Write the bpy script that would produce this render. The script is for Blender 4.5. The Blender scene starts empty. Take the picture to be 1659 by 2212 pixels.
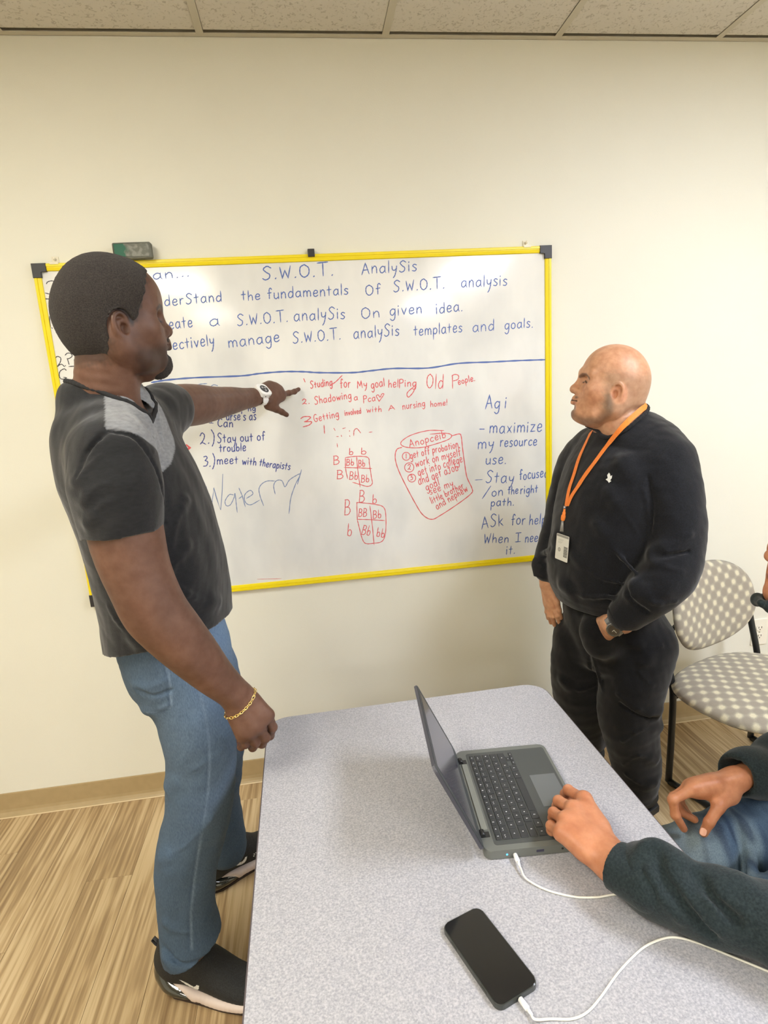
import bpy, bmesh, math, random
import numpy as np
from mathutils import Vector, Matrix
random.seed(7); np.random.seed(7)
SC = bpy.context.scene
COL = SC.collection

# ------------------------------------------------------------------ camera
YAW, PITCH, ROLL = math.radians(7.07), math.radians(11.918), math.radians(3.654)
FPX = 1267.7
CAM = np.array([0.0, -2.253, 1.5817])
def cam_axes():
    cy, sy, cp, sp = math.cos(YAW), math.sin(YAW), math.cos(PITCH), math.sin(PITCH)
    f = np.array([sy*cp, cy*cp, -sp]); r = np.array([cy, -sy, 0.0]); d = np.cross(f, r)
    c, s = math.cos(ROLL), math.sin(ROLL)
    return np.array([c*r+s*d, -s*r+c*d, f])
MC = cam_axes()
cam = bpy.data.objects.new('camera', bpy.data.cameras.new('camera')); COL.objects.link(cam)
R_, D_, F_ = MC
cam.matrix_world = Matrix(((R_[0], -D_[0], -F_[0], CAM[0]), (R_[1], -D_[1], -F_[1], CAM[1]), (R_[2], -D_[2], -F_[2], CAM[2]), (0, 0, 0, 1)))
cam.data.sensor_fit = 'VERTICAL'; cam.data.sensor_height = 36.0
cam.data.lens = FPX/2212*36.0
cam.data.clip_start = 0.05
SC.camera = cam
# ------------------------------------------------------------------ world, lights, exposure
SC.view_settings.view_transform = 'Standard'; SC.view_settings.look = 'None'
SC.view_settings.gamma = 1.0; SC.view_settings.exposure = 0.2
SC.view_settings.use_curve_mapping = False
w = bpy.data.worlds.new('world'); SC.world = w; w.use_nodes = True
w.node_tree.nodes['Background'].inputs[0].default_value = (0.9, 0.95, 1, 1)
w.node_tree.nodes['Background'].inputs[1].default_value = 0.3
ROOM = dict(x0=-2.7, x1=3.4, y0=-7.9, z1=2.742)
TX0 = -0.834 - 0.6096*4          # ceiling grid origin
LIGHT_W = 50.0
PANELS = [(TX0+.6096*k, y) for y in (-1.85, -4.29, -6.73) for k in (3, 8)]

def px(u, v, y=None, z=None, t=None):
    """a point of the room: the sight line of photograph pixel (u,v) at plane y, height z or depth t"""
    d = MC.T @ np.array([(u-829.5)/FPX, (v-1106)/FPX, 1.0])
    if y is not None: s = (y-CAM[1])/d[1]
    elif z is not None: s = (z-CAM[2])/d[2]
    else: s = t
    return CAM + s*d
def V(*a): return np.array(a, float)
# ------------------------------------------------------------------ materials
def lin(c):
    return tuple(((x/255)/12.92 if x/255 <= .04045 else ((x/255+.055)/1.055)**2.4) for x in c)
MATS = {}
def mat(name, rgb, rough=.6, metal=0., spec=.5, noise=None, bump=None, emit=None, coat=0., sss=0., attr=None, sheen=0.):
    """noise=(scale, rgb2, detail, lo, hi) ; bump=(scale, strength, distance)"""
    if name in MATS: return MATS[name]
    m = bpy.data.materials.new(name); m.use_nodes = True; nt = m.node_tree; n = nt.nodes; l = nt.links
    b = n['Principled BSDF']
    b.inputs['Base Color'].default_value = (*lin(rgb), 1); b.inputs['Roughness'].default_value = rough
    b.inputs['Metallic'].default_value = metal; b.inputs['Specular IOR Level'].default_value = spec
    b.inputs['Coat Weight'].default_value = coat; b.inputs['Coat Roughness'].default_value = .08
    if sheen: b.inputs['Sheen Weight'].default_value = sheen
    if sss: b.inputs['Subsurface Weight'].default_value = sss; b.inputs['Subsurface Radius'].default_value = (.02, .008, .004); b.inputs['Subsurface Scale'].default_value = .3
    tc = n.new('ShaderNodeTexCoord'); out = None
    if noise:
        sc, c2, det, lo, hi = noise
        t = n.new('ShaderNodeTexNoise'); t.inputs['Detail'].default_value = det
        mp = n.new('ShaderNodeMapping'); l.new(tc.outputs['Object'], mp.inputs[0])
        mp.inputs['Scale'].default_value = sc if hasattr(sc, '__len__') else (sc, sc, sc)
        t.inputs['Scale'].default_value = 1.0
        l.new(mp.outputs[0], t.inputs['Vector'])
        r = n.new('ShaderNodeValToRGB'); r.color_ramp.elements[0].position = lo; r.color_ramp.elements[1].position = hi
        r.color_ramp.elements[0].color = (*lin(rgb), 1); r.color_ramp.elements[1].color = (*lin(c2), 1)
        l.new(t.outputs['Fac'], r.inputs[0]); out = r.outputs[0]
    if attr:
        a = n.new('ShaderNodeAttribute'); a.attribute_name = attr
        if out is not None:
            mx = n.new('ShaderNodeMix'); mx.data_type = 'RGBA'; mx.blend_type = 'MULTIPLY'; mx.inputs[0].default_value = 1.0
            l.new(out, mx.inputs[6]); l.new(a.outputs['Color'], mx.inputs[7]); out = mx.outputs[2]
        else: out = a.outputs['Color']
    if out is not None: l.new(out, b.inputs['Base Color'])
    if bump:
        t = n.new('ShaderNodeTexNoise'); t.inputs['Scale'].default_value = bump[0]; t.inputs['Detail'].default_value = 3
        l.new(tc.outputs['Object'], t.inputs['Vector'])
        bp = n.new('ShaderNodeBump'); bp.inputs['Strength'].default_value = bump[1]; bp.inputs['Distance'].default_value = bump[2]
        l.new(t.outputs['Fac'], bp.inputs['Height']); l.new(bp.outputs[0], b.inputs['Normal'])
    if emit: b.inputs['Emission Color'].default_value = (*lin(emit[0]), 1); b.inputs['Emission Strength'].default_value = emit[1]
    MATS[name] = m; return m
# ------------------------------------------------------------------ objects
def setp(o, label=None, cat=None, group=None, kind=None):
    if label: o['label'] = label
    if cat: o['category'] = cat
    if group: o['group'] = group
    if kind: o['kind'] = kind
    return o
def empty(name, loc=(0, 0, 0), rz=0.0):
    o = bpy.data.objects.new(name, None); COL.objects.link(o); o.location = loc; o.rotation_euler = (0, 0, rz)
    o.empty_display_size = .1; return o
def link(name, me, m=None, parent=None, smooth=False):
    if m is not None:
        for x in (m if isinstance(m, (list, tuple)) else [m]): me.materials.append(x)
    if smooth: me.polygons.foreach_set('use_smooth', [True]*len(me.polygons))
    o = bpy.data.objects.new(name, me); COL.objects.link(o)
    if parent is not None: o.parent = parent
    return o
def pydata(name, v, f, m=None, parent=None, smooth=False):
    me = bpy.data.meshes.new(name); me.from_pydata([tuple(map(float, p)) for p in v], [], f); me.update()
    return link(name, me, m, parent, smooth)
class MB:
    """collects shapes, links them as ONE mesh object"""
    def __init__(s): s.bm = bmesh.new()
    def box(s, lo, hi, bev=0.0, seg=2, mi=0):
        lo, hi = np.minimum(lo, hi), np.maximum(lo, hi)
        r = bmesh.ops.create_cube(s.bm, size=1.0); vs = r['verts']
        for v in vs: v.co = Vector([lo[i]+(v.co[i]+.5)*(hi[i]-lo[i]) for i in range(3)])
        fs = set(f for v in vs for f in v.link_faces)
        for f in fs: f.material_index = mi
        if bev > 0:
            es = list(set(e for v in vs for e in v.link_edges))
            bmesh.ops.bevel(s.bm, geom=es, offset=bev, segments=seg, affect='EDGES', profile=.5)
        return s
    def tube(s, pts, r, n=12, mi=0, cap=True, smooth=True, flat=None):
        pts = [np.array(p, float) for p in pts]; rr = r if hasattr(r, '__len__') else [r]*len(pts)
        up = V(0, 0, 1); rings = []; prev = None
        for i, p in enumerate(pts):
            t = pts[min(i+1, len(pts)-1)]-pts[max(i-1, 0)]; t = t/(np.linalg.norm(t)+1e-12)
            if prev is None:
                a = np.cross(t, up)
                if np.linalg.norm(a) < .1: a = np.cross(t, V(1, 0, 0))
            else: a = prev-t*(prev@t)
            a /= np.linalg.norm(a); prev = a; b = np.cross(t, a)
            ring = []
            for k in range(n):
                th = 2*math.pi*k/n
                fx = 1.0; fy = 1.0 if flat is None else flat
                ring.append(s.bm.verts.new(Vector(p+rr[i]*(math.cos(th)*a*fx+math.sin(th)*b*fy))))
            rings.append(ring)
        for i in range(len(rings)-1):
            for k in range(n):
                f = s.bm.faces.new((rings[i][k], rings[i][(k+1) % n], rings[i+1][(k+1) % n], rings[i+1][k])); f.smooth = smooth; f.material_index = mi
        if cap:
            for ring in (rings[0][::-1], rings[-1]):
                f = s.bm.faces.new(ring); f.material_index = mi
        return s
    def prism(s, outline, z0, z1, mi=0, frame=None, bev=0):
        """outline 2D polygon extruded; frame=(origin, ex, ey, ez)"""
        o, ex, ey, ez = frame or (V(0, 0, 0), V(1, 0, 0), V(0, 1, 0), V(0, 0, 1))
        a = [s.bm.verts.new(Vector(o+ex*p[0]+ey*p[1]+ez*z0)) for p in outline]
        b = [s.bm.verts.new(Vector(o+ex*p[0]+ey*p[1]+ez*z1)) for p in outline]
        fs = [s.bm.faces.new(a[::-1]), s.bm.faces.new(b)]; n = len(a)
        for k in range(n): fs.append(s.bm.faces.new((a[k], a[(k+1) % n], b[(k+1) % n], b[k])))
        for f in fs: f.material_index = mi
        if bev:
            es = [e for e in fs[1].edges]
            bmesh.ops.bevel(s.bm, geom=es, offset=bev, segments=2, affect='EDGES', profile=.5)
        return s
    def build(s, name, m=None, parent=None, smooth=False, recalc=True):
        if recalc: bmesh.ops.recalc_face_normals(s.bm, faces=s.bm.faces[:])
        me = bpy.data.meshes.new(name); s.bm.to_mesh(me); s.bm.free()
        o = link(name, me, m, parent, smooth)
        return o
def rrect(w, h, r, n=6, r4=None):
    pts = []
    for ci, (sx, sy) in enumerate(((1, 1), (-1, 1), (-1, -1), (1, -1))):
        rr = r if r4 is None else r4[ci]
        for k in range(n+1):
            a = math.pi/2*(ci+k/n)
            pts.append((sx*(w/2-rr)+rr*math.cos(a), sy*(h/2-rr)+rr*math.sin(a)))
    return pts
def catmull(pts, n=6, closed=False):
    P = [np.array(p, float) for p in pts]; out = []
    N = len(P)
    if N < 3: return P
    rng = range(N if closed else N-1)
    for i in rng:
        p1, p2 = P[i], P[(i+1) % N]
        p0 = P[i-1] if (i > 0 or closed) else 2*p1-p2
        p3 = P[(i+2) % N] if (i+2 < N or closed) else 2*p2-p1
        for k in range(n):
            t = k/n
            out.append(.5*((2*p1)+(-p0+p2)*t+(2*p0-5*p1+4*p2-p3)*t*t+(-p0+3*p1-3*p2+p3)*t**3))
    if not closed: out.append(P[-1])
    return out
# ================================================================== THE ROOM
X0, X1, Y0, Z1 = ROOM['x0'], ROOM['x1'], ROOM['y0'], ROOM['z1']
def wallmat():
    m = mat('wall_paint', (230, 229, 216), .55, noise=((2.2, 2.2, 2.2), (227, 226, 213), 2, .3, .7), bump=(260, .12, .002), spec=.35)
    return m
WM = wallmat()
T = .12
for nm, lo, hi in (('wall_back', (X0-T, 0, 0), (X1+T, T, Z1+.3)), ('wall_left', (X0-T, Y0, 0), (X0, 0, Z1+.3)),
                   ('wall_right', (X1, Y0, 0), (X1+T, 0, Z1+.3)), ('wall_front', (X0-T, Y0-T, 0), (X1+T, Y0, Z1+.3))):
    setp(MB().box(lo, hi).build(nm, WM), kind='structure')
# --- floor: slab plus separate planks running away from the camera
fl = setp(MB().box((X0-T, Y0-T, -.15), (X1+T, T, -.006)).build('floor', mat('floor_joint', (132, 110, 80), .8)), kind='structure')
def plankmat():
    m = bpy.data.materials.new('oak_plank'); m.use_nodes = True; nt = m.node_tree; n = nt.nodes; l = nt.links; b = n['Principled BSDF']
    b.inputs['Roughness'].default_value = .42; b.inputs['Specular IOR Level'].default_value = .4
    tc = n.new('ShaderNodeTexCoord'); oi = n.new('ShaderNodeObjectInfo'); ad = n.new('ShaderNodeVectorMath'); ad.operation = 'MULTIPLY_ADD'
    cmb = n.new('ShaderNodeCombineXYZ')
    for i in range(3): l.new(oi.outputs['Random'], cmb.inputs[i])
    l.new(cmb.outputs[0], ad.inputs[0]); ad.inputs[1].default_value = (37, 91, 13); l.new(tc.outputs['Object'], ad.inputs[2])
    mp = n.new('ShaderNodeMapping'); mp.inputs['Scale'].default_value = (9, .75, 1); l.new(ad.outputs[0], mp.inputs[0])
    n1 = n.new('ShaderNodeTexNoise'); n1.inputs['Scale'].default_value = 1.6; n1.inputs['Detail'].default_value = 3; n1.inputs['Distortion'].default_value = .6
    l.new(mp.outputs[0], n1.inputs['Vector'])
    wv = n.new('ShaderNodeMath'); wv.operation = 'MULTIPLY'; wv.inputs[1].default_value = 34.0; l.new(n1.outputs['Fac'], wv.inputs[0])
    sn = n.new('ShaderNodeMath'); sn.operation = 'SINE'; l.new(wv.outputs[0], sn.inputs[0])
    mp2 = n.new('ShaderNodeMapping'); mp2.inputs['Scale'].default_value = (60, 1.6, 1); l.new(ad.outputs[0], mp2.inputs[0])
    n2 = n.new('ShaderNodeTexNoise'); n2.inputs['Scale'].default_value = 1.5; n2.inputs['Detail'].default_value = 4; l.new(mp2.outputs[0], n2.inputs['Vector'])
    a1 = n.new('ShaderNodeMath'); a1.operation = 'MULTIPLY_ADD'; a1.inputs[1].default_value = .055; l.new(sn.outputs[0], a1.inputs[0]); l.new(n2.outputs['Fac'], a1.inputs[2])
    mp3 = n.new('ShaderNodeMapping'); mp3.inputs['Scale'].default_value = (5, .5, 1); l.new(ad.outputs[0], mp3.inputs[0])
    n3 = n.new('ShaderNodeTexNoise'); n3.inputs['Scale'].default_value = 1.3; n3.inputs['Detail'].default_value = 2; l.new(mp3.outputs[0], n3.inputs['Vector'])
    a2 = n.new('ShaderNodeMath'); a2.operation = 'MULTIPLY_ADD'; a2.inputs[1].default_value = .55; l.new(n3.outputs['Fac'], a2.inputs[0]); l.new(a1.outputs[0], a2.inputs[2])
    a3 = n.new('ShaderNodeMath'); a3.operation = 'MULTIPLY_ADD'; a3.inputs[1].default_value = .12; l.new(oi.outputs['Random'], a3.inputs[0]); l.new(a2.outputs[0], a3.inputs[2])
    r = n.new('ShaderNodeValToRGB'); e = r.color_ramp.elements
    e[0].position = .5; e[0].color = (*lin((132, 106, 75)), 1); e[1].position = 1.0; e[1].color = (*lin((206, 183, 144)), 1)
    k = e.new(.74); k.color = (*lin((164, 138, 101)), 1); k = e.new(.86); k.color = (*lin((187, 161, 121)), 1)
    l.new(a3.outputs[0], r.inputs[0]); l.new(r.outputs[0], b.inputs['Base Color'])
    bp = n.new('ShaderNodeBump'); bp.inputs['Strength'].default_value = .12; bp.inputs['Distance'].default_value = .002; l.new(n2.outputs['Fac'], bp.inputs['Height']); l.new(bp.outputs[0], b.inputs['Normal'])
    return m
PM = plankmat()
PW, PL = .152, 1.22
pk = MB().box((-PW/2+.0004, -PL/2+.0004, -.006), (PW/2-.0004, PL/2-.0004, 0), .0005, 1)
p0 = pk.build('plank', PM, fl); pme = p0.data; first = True
col = 0; x = X0
offs = [.0, .47, .82, .25, .63, .1, .9, .38]
while x < X1:
    y = -offs[col % 8]*PL+.35
    while y < 0: y += PL
    while y > -2.6:
        cy_ = y-PL/2
        if cy_+PL/2 > 0: pass
        # clip planks at the wall by their own shortened mesh
        y_hi, y_lo = min(y, -.0005), y-PL
        if y_hi-y_lo > .05:
            if abs(y_hi-y) < 1e-6:
                o = p0 if first else bpy.data.objects.new('plank', pme)
                if not first: COL.objects.link(o); o.parent = fl
                first = False
                o.location = (x+PW/2, cy_, 0)
            else:
                h = (y_hi-y_lo)/2
                o = MB().box((-PW/2+.0004, -h+.0004, -.006), (PW/2-.0004, h-.0004, 0), .0005, 1).build('plank', PM, fl)
                o.location = (x+PW/2, (y_hi+y_lo)/2, 0)
        y -= PL
    x += PW; col += 1
# planks behind the camera, joined
mb = MB(); x = X0; col = 0
while x < X1:
    y = -offs[col % 8]*PL+.35
    while y > Y0:
        if y <= -2.6+1e-6: mb.box((x+.0006, max(y-PL, Y0)+.0006, -.006), (min(x+PW, X1)-.0006, y-.0006, 0))
        y -= PL
    x += PW; col += 1
setp(mb.build('plank_field', PM, fl), kind='stuff')
# --- baseboard: tan vinyl cove base with rolled toe
bm_ = mat('vinyl_base', (176, 154, 114), .42, noise=(30, (170, 149, 109), 2, .3, .7))
prof = [(0, .1), (-.003, .1), (-.004, .096), (-.004, .03), (-.006, .018), (-.011, .009), (-.017, .004), (-.018, 0), (0, 0)]
def baseboard(name, a, b, nrm):
    a, b, nrm = map(lambda q: np.array(q, float), (a, b, nrm)); d = b-a; L = np.linalg.norm(d); d /= L
    o = MB().prism([(-p[0], p[1]) for p in prof], 0, L, frame=(a, nrm, V(0, 0, 1), d)).build(name, bm_)
    setp(o, kind='structure'); return o
baseboard('baseboard_back', (X0, 0, 0), (X1, 0, 0), (0, -1, 0))
baseboard('baseboard_left', (X0, Y0, 0), (X0, -.02, 0), (1, 0, 0))
baseboard('baseboard_right', (X1, Y0, 0), (X1, -.02, 0), (-1, 0, 0))
# pale caulk line along the toe of the base
setp(MB().box((X0, -.0205, .0), (X1, -.0165, .004), .001, 1).build('trim_1', mat('toe_caulk', (226, 206, 168), .35)), kind='structure')
# --- ceiling: slab, wall angle, tees and lay-in tiles
ce = setp(MB().box((X0-T, Y0-T, Z1+.1), (X1+T, T, Z1+.2)).build('ceiling', mat('plenum', (120, 116, 105), .9)), kind='structure')
gm = mat('grid_white', (196, 190, 172), .45)
def tilemat():
    m = bpy.data.materials.new('fissured_tile'); m.use_nodes = True; nt = m.node_tree; n = nt.nodes; l = nt.links; b = n['Principled BSDF']
    b.inputs['Roughness'].default_value = .9
    tc = n.new('ShaderNodeTexCoord'); oi = n.new('ShaderNodeObjectInfo')
    ad = n.new('ShaderNodeVectorMath'); ad.operation = 'MULTIPLY_ADD'; cmb = n.new('ShaderNodeCombineXYZ')
    for i in range(3): l.new(oi.outputs['Random'], cmb.inputs[i])
    l.new(cmb.outputs[0], ad.inputs[0]); ad.inputs[1].default_value = (17, 31, 3); l.new(tc.outputs['Object'], ad.inputs[2])
    v = n.new('ShaderNodeTexNoise'); v.inputs['Scale'].default_value = 75; v.inputs['Detail'].default_value = 2.5; v.inputs['Distortion'].default_value = 1.2; l.new(ad.outputs[0], v.inputs['Vector'])
    r = n.new('ShaderNodeValToRGB'); e = r.color_ramp.elements; e[0].position = .33; e[0].color = (*lin((184, 178, 165)), 1); e[1].position = .44; e[1].color = (*lin((212, 207, 196)), 1)
    l.new(v.outputs['Fac'], r.inputs[0]); l.new(r.outputs[0], b.inputs['Base Color'])
    bp = n.new('ShaderNodeBump'); bp.inputs['Strength'].default_value = .7; bp.inputs['Distance'].default_value = .004; l.new(r.outputs[0], bp.inputs['Height']); l.new(bp.outputs[0], b.inputs['Normal'])
    return m
TM = tilemat()
TW, TL = .6096, 1.2192
y_edge = -.022
tile_me = None; tee = MB()
nx = int((X1-TX0)/TW)+2
yt = [y_edge-.0]
while yt[-1] > Y0: yt.append(yt[-1]-TL)
for i in range(-2, nx):
    xa = max(TX0+i*TW, X0); xb = min(TX0+(i+1)*TW, X1)
    if xb-xa < .03: continue
    for j in range(len(yt)-1):
        ya, yb = yt[j], max(yt[j+1], Y0)
        cx, cyy = (xa+xb)/2, (ya+yb)/2
        if any(abs(cx-(p[0]+TW/2)) < .1 and abs(cyy-p[1]-0) < .65 for p in PANELS): continue
        full = abs((xb-xa)-TW) < 1e-6 and abs((ya-yb)-TL) < 1e-6
        if full and tile_me is not None:
            o = bpy.data.objects.new('ceiling_tile', tile_me); COL.objects.link(o); o.parent = ce
        else:
            hx, hy = (xb-xa)/2-.010, (ya-yb)/2-.010
            o = MB().box((-hx, -hy, -.004), (hx, hy, .014), .003, 1).build('ceiling_tile', TM, ce)
            if full: tile_me = o.data
        o.location = (cx, cyy, Z1+.006)
for i in range(-2, nx+1):
    xx = TX0+i*TW
    if X0 < xx < X1: tee.box((xx-.012, Y0, Z1-.001), (xx+.012, y_edge, Z1+.0006)).box((xx-.0008, Y0, Z1), (xx+.0008, y_edge, Z1+.03))
for yy in yt[1:-1]: tee.box((X0, yy-.012, Z1-.0012), (X1, yy+.012, Z1+.0004))
tee.build('ceiling_grid', gm, ce)
setp(MB().box((X0, -.022, Z1-.001), (X1, 0, Z1+.001)).box((X0, -.0015, Z1-.001), (X1, 0, Z1+.024)).build('trim_2', gm), kind='structure')
# --- recessed fluorescent panels, the room's lamps
def light_panel(i, xl, yc, lab):
    t = empty('ceiling_light', (xl+TW/2, yc, Z1)); setp(t, lab, 'light', 'recessed ceiling light panels')
    f = MB()
    for sx in (-1, 1): f.box((sx*(TW/2-.026), -TL/2+.013, -.004), (sx*(TW/2-.013), TL/2-.013, .06))
    for sy in (-1, 1): f.box((-TW/2+.013, sy*(TL/2-.026), -.004), (TW/2-.013, sy*(TL/2-.013), .06))
    f.build('frame', mat('light_frame', (225, 225, 222), .4), t)
    MB().box((-TW/2+.026, -TL/2+.026, .0), (TW/2-.026, TL/2-.026, .004)).build('diffuser', mat('lamp_diffuser_warm', (255, 255, 255), .4, emit=((255, 250, 236), LIGHT_E*.75)) if xl < 0 else mat('lamp_diffuser_cool', (255, 255, 255), .4, emit=((238, 243, 255), LIGHT_E*1.2)), t)
    MB().box((-TW/2+.014, -TL/2+.014, .058), (TW/2-.014, TL/2-.014, .062)).build('housing', mat('light_frame', (225, 225, 222), .4), t)
LIGHT_E = 25.0
for i, (xl, yc) in enumerate(PANELS):
    light_panel(i, xl, yc, 'recessed ceiling light panel on the %s side of the room, %s from the whiteboard wall' % ('left' if xl < 0 else 'right', ('first', 'second', 'third')[i//2]))
# --- duplex outlet right of the chair
ox0, oz0 = 1.918, .332; ow, oh = .078, .124
t = empty('outlet', (ox0+ow/2, 0, oz0+oh/2)); setp(t, 'white duplex electrical outlet on the wall right of the patterned chair', 'outlet')
wp = mat('outlet_white', (238, 234, 220), .35)
MB().prism(rrect(ow, oh, .004, 3), 0, .006, frame=(V(0, 0, 0), V(1, 0, 0), V(0, 0, 1), V(0, -1, 0)), bev=.002).build('cover_plate', wp, t)
dk = mat('slot_dark', (60, 52, 44), .6)
for s in (-1, 1):
    r = MB().prism(rrect(.034, .028, .012, 5), .006, .0085, frame=(V(0, 0, s*.0195), V(1, 0, 0), V(0, 0, 1), V(0, -1, 0)), bev=.0008).build('receptacle', wp, t)
    m_ = MB()
    for sx in (-1, 1): m_.box((sx*.007-.0014, -.0088, s*.0195-.001), (sx*.007+.0014, -.0083, s*.0195+.008))
    m_.tube([(0, -.0083, s*.0195-.007), (0, -.0089, s*.0195-.007)], .0026, 8)
    m_.build('slot', dk, r)
MB().tube([(0, -.006, 0), (0, -.0075, 0)], .003, 10).build('screw', mat('screw', (190, 188, 180), .3, .8), t)
# --- pencil scuff on the wall under the board corner
# ================================================================== WHITEBOARD
BX0, BZ1, BW_, BH_ = -.859, 2.0613, 1.8275, 1.2184
BX1, BZ0 = BX0+BW_, BZ1-BH_
wb = empty('whiteboard', (BX0+BW_/2, 0, BZ0)); setp(wb, 'large whiteboard in a yellow frame with black corners, covered in marker notes', 'whiteboard')
bc = V(BX0+BW_/2, 0, BZ0)
def L(p): return np.array(p, float)-bc
SURF = -.0115
sm = mat('board_gloss', (236, 237, 234), .13, spec=.5, coat=.25)
# faint ghosting of wiped ink in the surface colour
def ghost(m):
    nt = m.node_tree; n = nt.nodes; l = nt.links; b = n['Principled BSDF']; tc = n.new('ShaderNodeTexCoord')
    mp = n.new('ShaderNodeMapping'); mp.inputs['Scale'].default_value = (3, 3, 1.6); l.new(tc.outputs['Object'], mp.inputs[0])
    t = n.new('ShaderNodeTexNoise'); t.inputs['Scale'].default_value = 1.5; t.inputs['Detail'].default_value = 4; l.new(mp.outputs[0], t.inputs['Vector'])
    r = n.new('ShaderNodeValToRGB'); e = r.color_ramp.elements; e[0].position = .35; e[0].color = (*lin((216, 218, 217)), 1); e[1].position = .6; e[1].color = (*lin((234, 235, 232)), 1)
    l.new(t.outputs['Fac'], r.inputs[0]); l.new(r.outputs[0], b.inputs['Base Color'])
ghost(sm)
MB().box(L((BX0+.012, -.0115, BZ0+.012)), L((BX1-.012, -.002, BZ1-.012))).build('panel', sm, wb)
ym = mat('frame_yellow', (240, 218, 20), .32, spec=.5)
bk = mat('cap_black', (44, 44, 48), .45)
FW = .024
def rail(a, b, inward):
    """an extruded rail with a groove along it, from a to b; inward is the direction to the panel"""
    a, b = L(a), L(b); d = b-a; ln = np.linalg.norm(d); d /= ln; inn = np.array(inward, float)
    pr_ = [(0, 0), (0, .017), (.002, .019), (.0095, .019), (.0105, .0165), (.0125, .0165), (.0135, .0185), (FW-.002, .0165), (FW, .0145), (FW, 0)]
    return MB().prism(pr_, 0, ln, frame=(a, inn, V(0, -1, 0), d)).build('rail', ym, wb)
rail((BX0+.04, 0, BZ1), (BX1-.04, 0, BZ1), (0, 0, -1)); rail((BX0+.04, 0, BZ0), (BX1-.04, 0, BZ0), (0, 0, 1))
rail((BX0, 0, BZ0+.04), (BX0, 0, BZ1-.04), (1, 0, 0)); rail((BX1, 0, BZ0+.04), (BX1, 0, BZ1-.04), (-1, 0, 0))
for sx, cx in ((1, BX0-.001), (-1, BX1+.001)):
    for sz, cz in ((1, BZ0-.001), (-1, BZ1+.001)):
        f = .027
        MB().prism([(0, 0), (.046, 0), (.046, f), (f, f), (f, .046), (0, .046)], 0, .0215, frame=(L((cx, 0, cz)), V(sx, 0, 0), V(0, 0, sz), V(0, -1, 0)), bev=.001).build('corner_cap', bk, wb)
cx_ = px(672, 545, y=-.02)[0]
MB().box(L((cx_-.012, -.026, BZ1-.010)), L((cx_+.012, 0, BZ1+.016)), .0015).build('clip', bk, wb)
# clear wall hooks holding the frame from above
for u, v in ((118, 563), (1137, 528)):
    p = px(u, v, y=-.01)
    t = MB(); t.box(L((p[0]-.011, -.004, BZ1-.001)), L((p[0]+.011, 0, BZ1+.024)), .0015)
    t.tube([L((p[0], -.004, BZ1+.014)), L((p[0], -.012, BZ1+.013)), L((p[0], -.014, BZ1+.02))], .004, 8)
    t.box(L((p[0]-.014, -.022, BZ1-.004)), L((p[0]+.014, -.002, BZ1+.003)), .001)
    t.build('wall_hook', mat('clear_plastic', (236, 230, 210), .15, spec=.6), wb)
# ------------------------------------------------------------------ handwriting
G = {}
def g(ch, w, s): G[ch] = (w, [(('s' if q[0] == 's' else 'l'), [tuple(map(float, p.split(','))) for p in q[1:].split()]) for q in s.split(';')])
g('a', 4, 's3.5,3.4 2,4 .4,2.6 .5,.7 1.8,0 3.3,1.4 3.5,3.6;l3.6,4 3.5,.8 4,0')
g('b', 3.6, 'l.4,7 .4,.2;s.4,2.4 2,3.6 3.4,2.4 3,.4 1.6,0 .4,.8')
g('c', 3.4, 's3.4,3.4 2.2,4 .5,2.6 .7,.5 2.2,0 3.4,.7')
g('d', 3.8, 's3.4,3.2 1.8,3.9 .3,2.2 .8,.2 2.4,.2 3.4,1.6;l3.6,7 3.5,0')
g('e', 3.6, 's.5,2 3,2.3 3.1,3.7 1.6,4.1 .4,2.4 .8,.3 2.2,0 3.5,.8')
g('f', 3, 's3.2,6.2 2.4,7.1 1.5,6 1.4,3 1.3,0;l.3,3.7 2.8,4')
g('g', 3.8, 's3.4,3.4 2,4 .4,2.6 .7,.6 2.1,.2 3.4,1.8;s3.6,4 3.5,0 3,-2.4 1.6,-3.2 .3,-2.2')
g('h', 3.6, 'l.5,7 .3,0;s.4,2.2 2,3.7 3.1,2.8 3.3,0')
g('i', 1, 'l.4,4 .4,0;l.4,5.5 .5,5.9')
g('j', 2, 's2,4 2,0 1.4,-2.6 0,-2.4;l2,5.5 2.1,5.9')
g('k', 3.4, 'l.4,7 .3,0;l3,4.2 .5,2;l.9,2.3 3.2,0')
g('l', .8, 'l.5,7 .4,0')
g('m', 5.6, 'l.4,4 .3,0;s.4,2.6 1.6,4 2.7,3 2.8,0;s2.8,2.6 4,4 5.2,3 5.3,0')
g('n', 3.6, 'l.4,4 .3,0;s.4,2.4 1.9,4 3.1,3 3.3,0')
g('o', 3.6, 's2,4 .5,3 .4,1 1.8,0 3.3,1 3.3,3 2,4')
g('p', 3.6, 'l.4,4 .3,-3.2;s.4,2.8 2,4 3.4,2.8 3,.9 1.6,.2 .4,1')
g('r', 2.8, 'l.4,4 .4,0;s.4,2.2 1.4,3.8 2.7,3.9')
g('s', 3, 's2.9,3.6 1.6,4.1 .5,3.2 1.6,2.2 2.8,1.2 1.8,0 .2,.3')
g('t', 3, 'l1.5,6.2 1.4,.2;l0,3.8 2.9,4')
g('u', 3.6, 's.4,4 .4,1 1.6,0 3.2,1.2;l3.3,4 3.4,0')
g('v', 3.4, 'l.2,4 1.7,0;l1.7,0 3.3,4')
g('w', 5, 'l.2,4 1.3,0;l1.3,0 2.5,3.2;l2.5,3.2 3.7,0;l3.7,0 4.9,4')
g('x', 3.4, 'l.3,4 3.2,0;l3.2,4 .2,0')
g('y', 3.4, 's.3,4 .6,1.8 2,1.4 3,2.4;s3.3,4 2.9,1 2,-2 1,-3.4')
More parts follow.
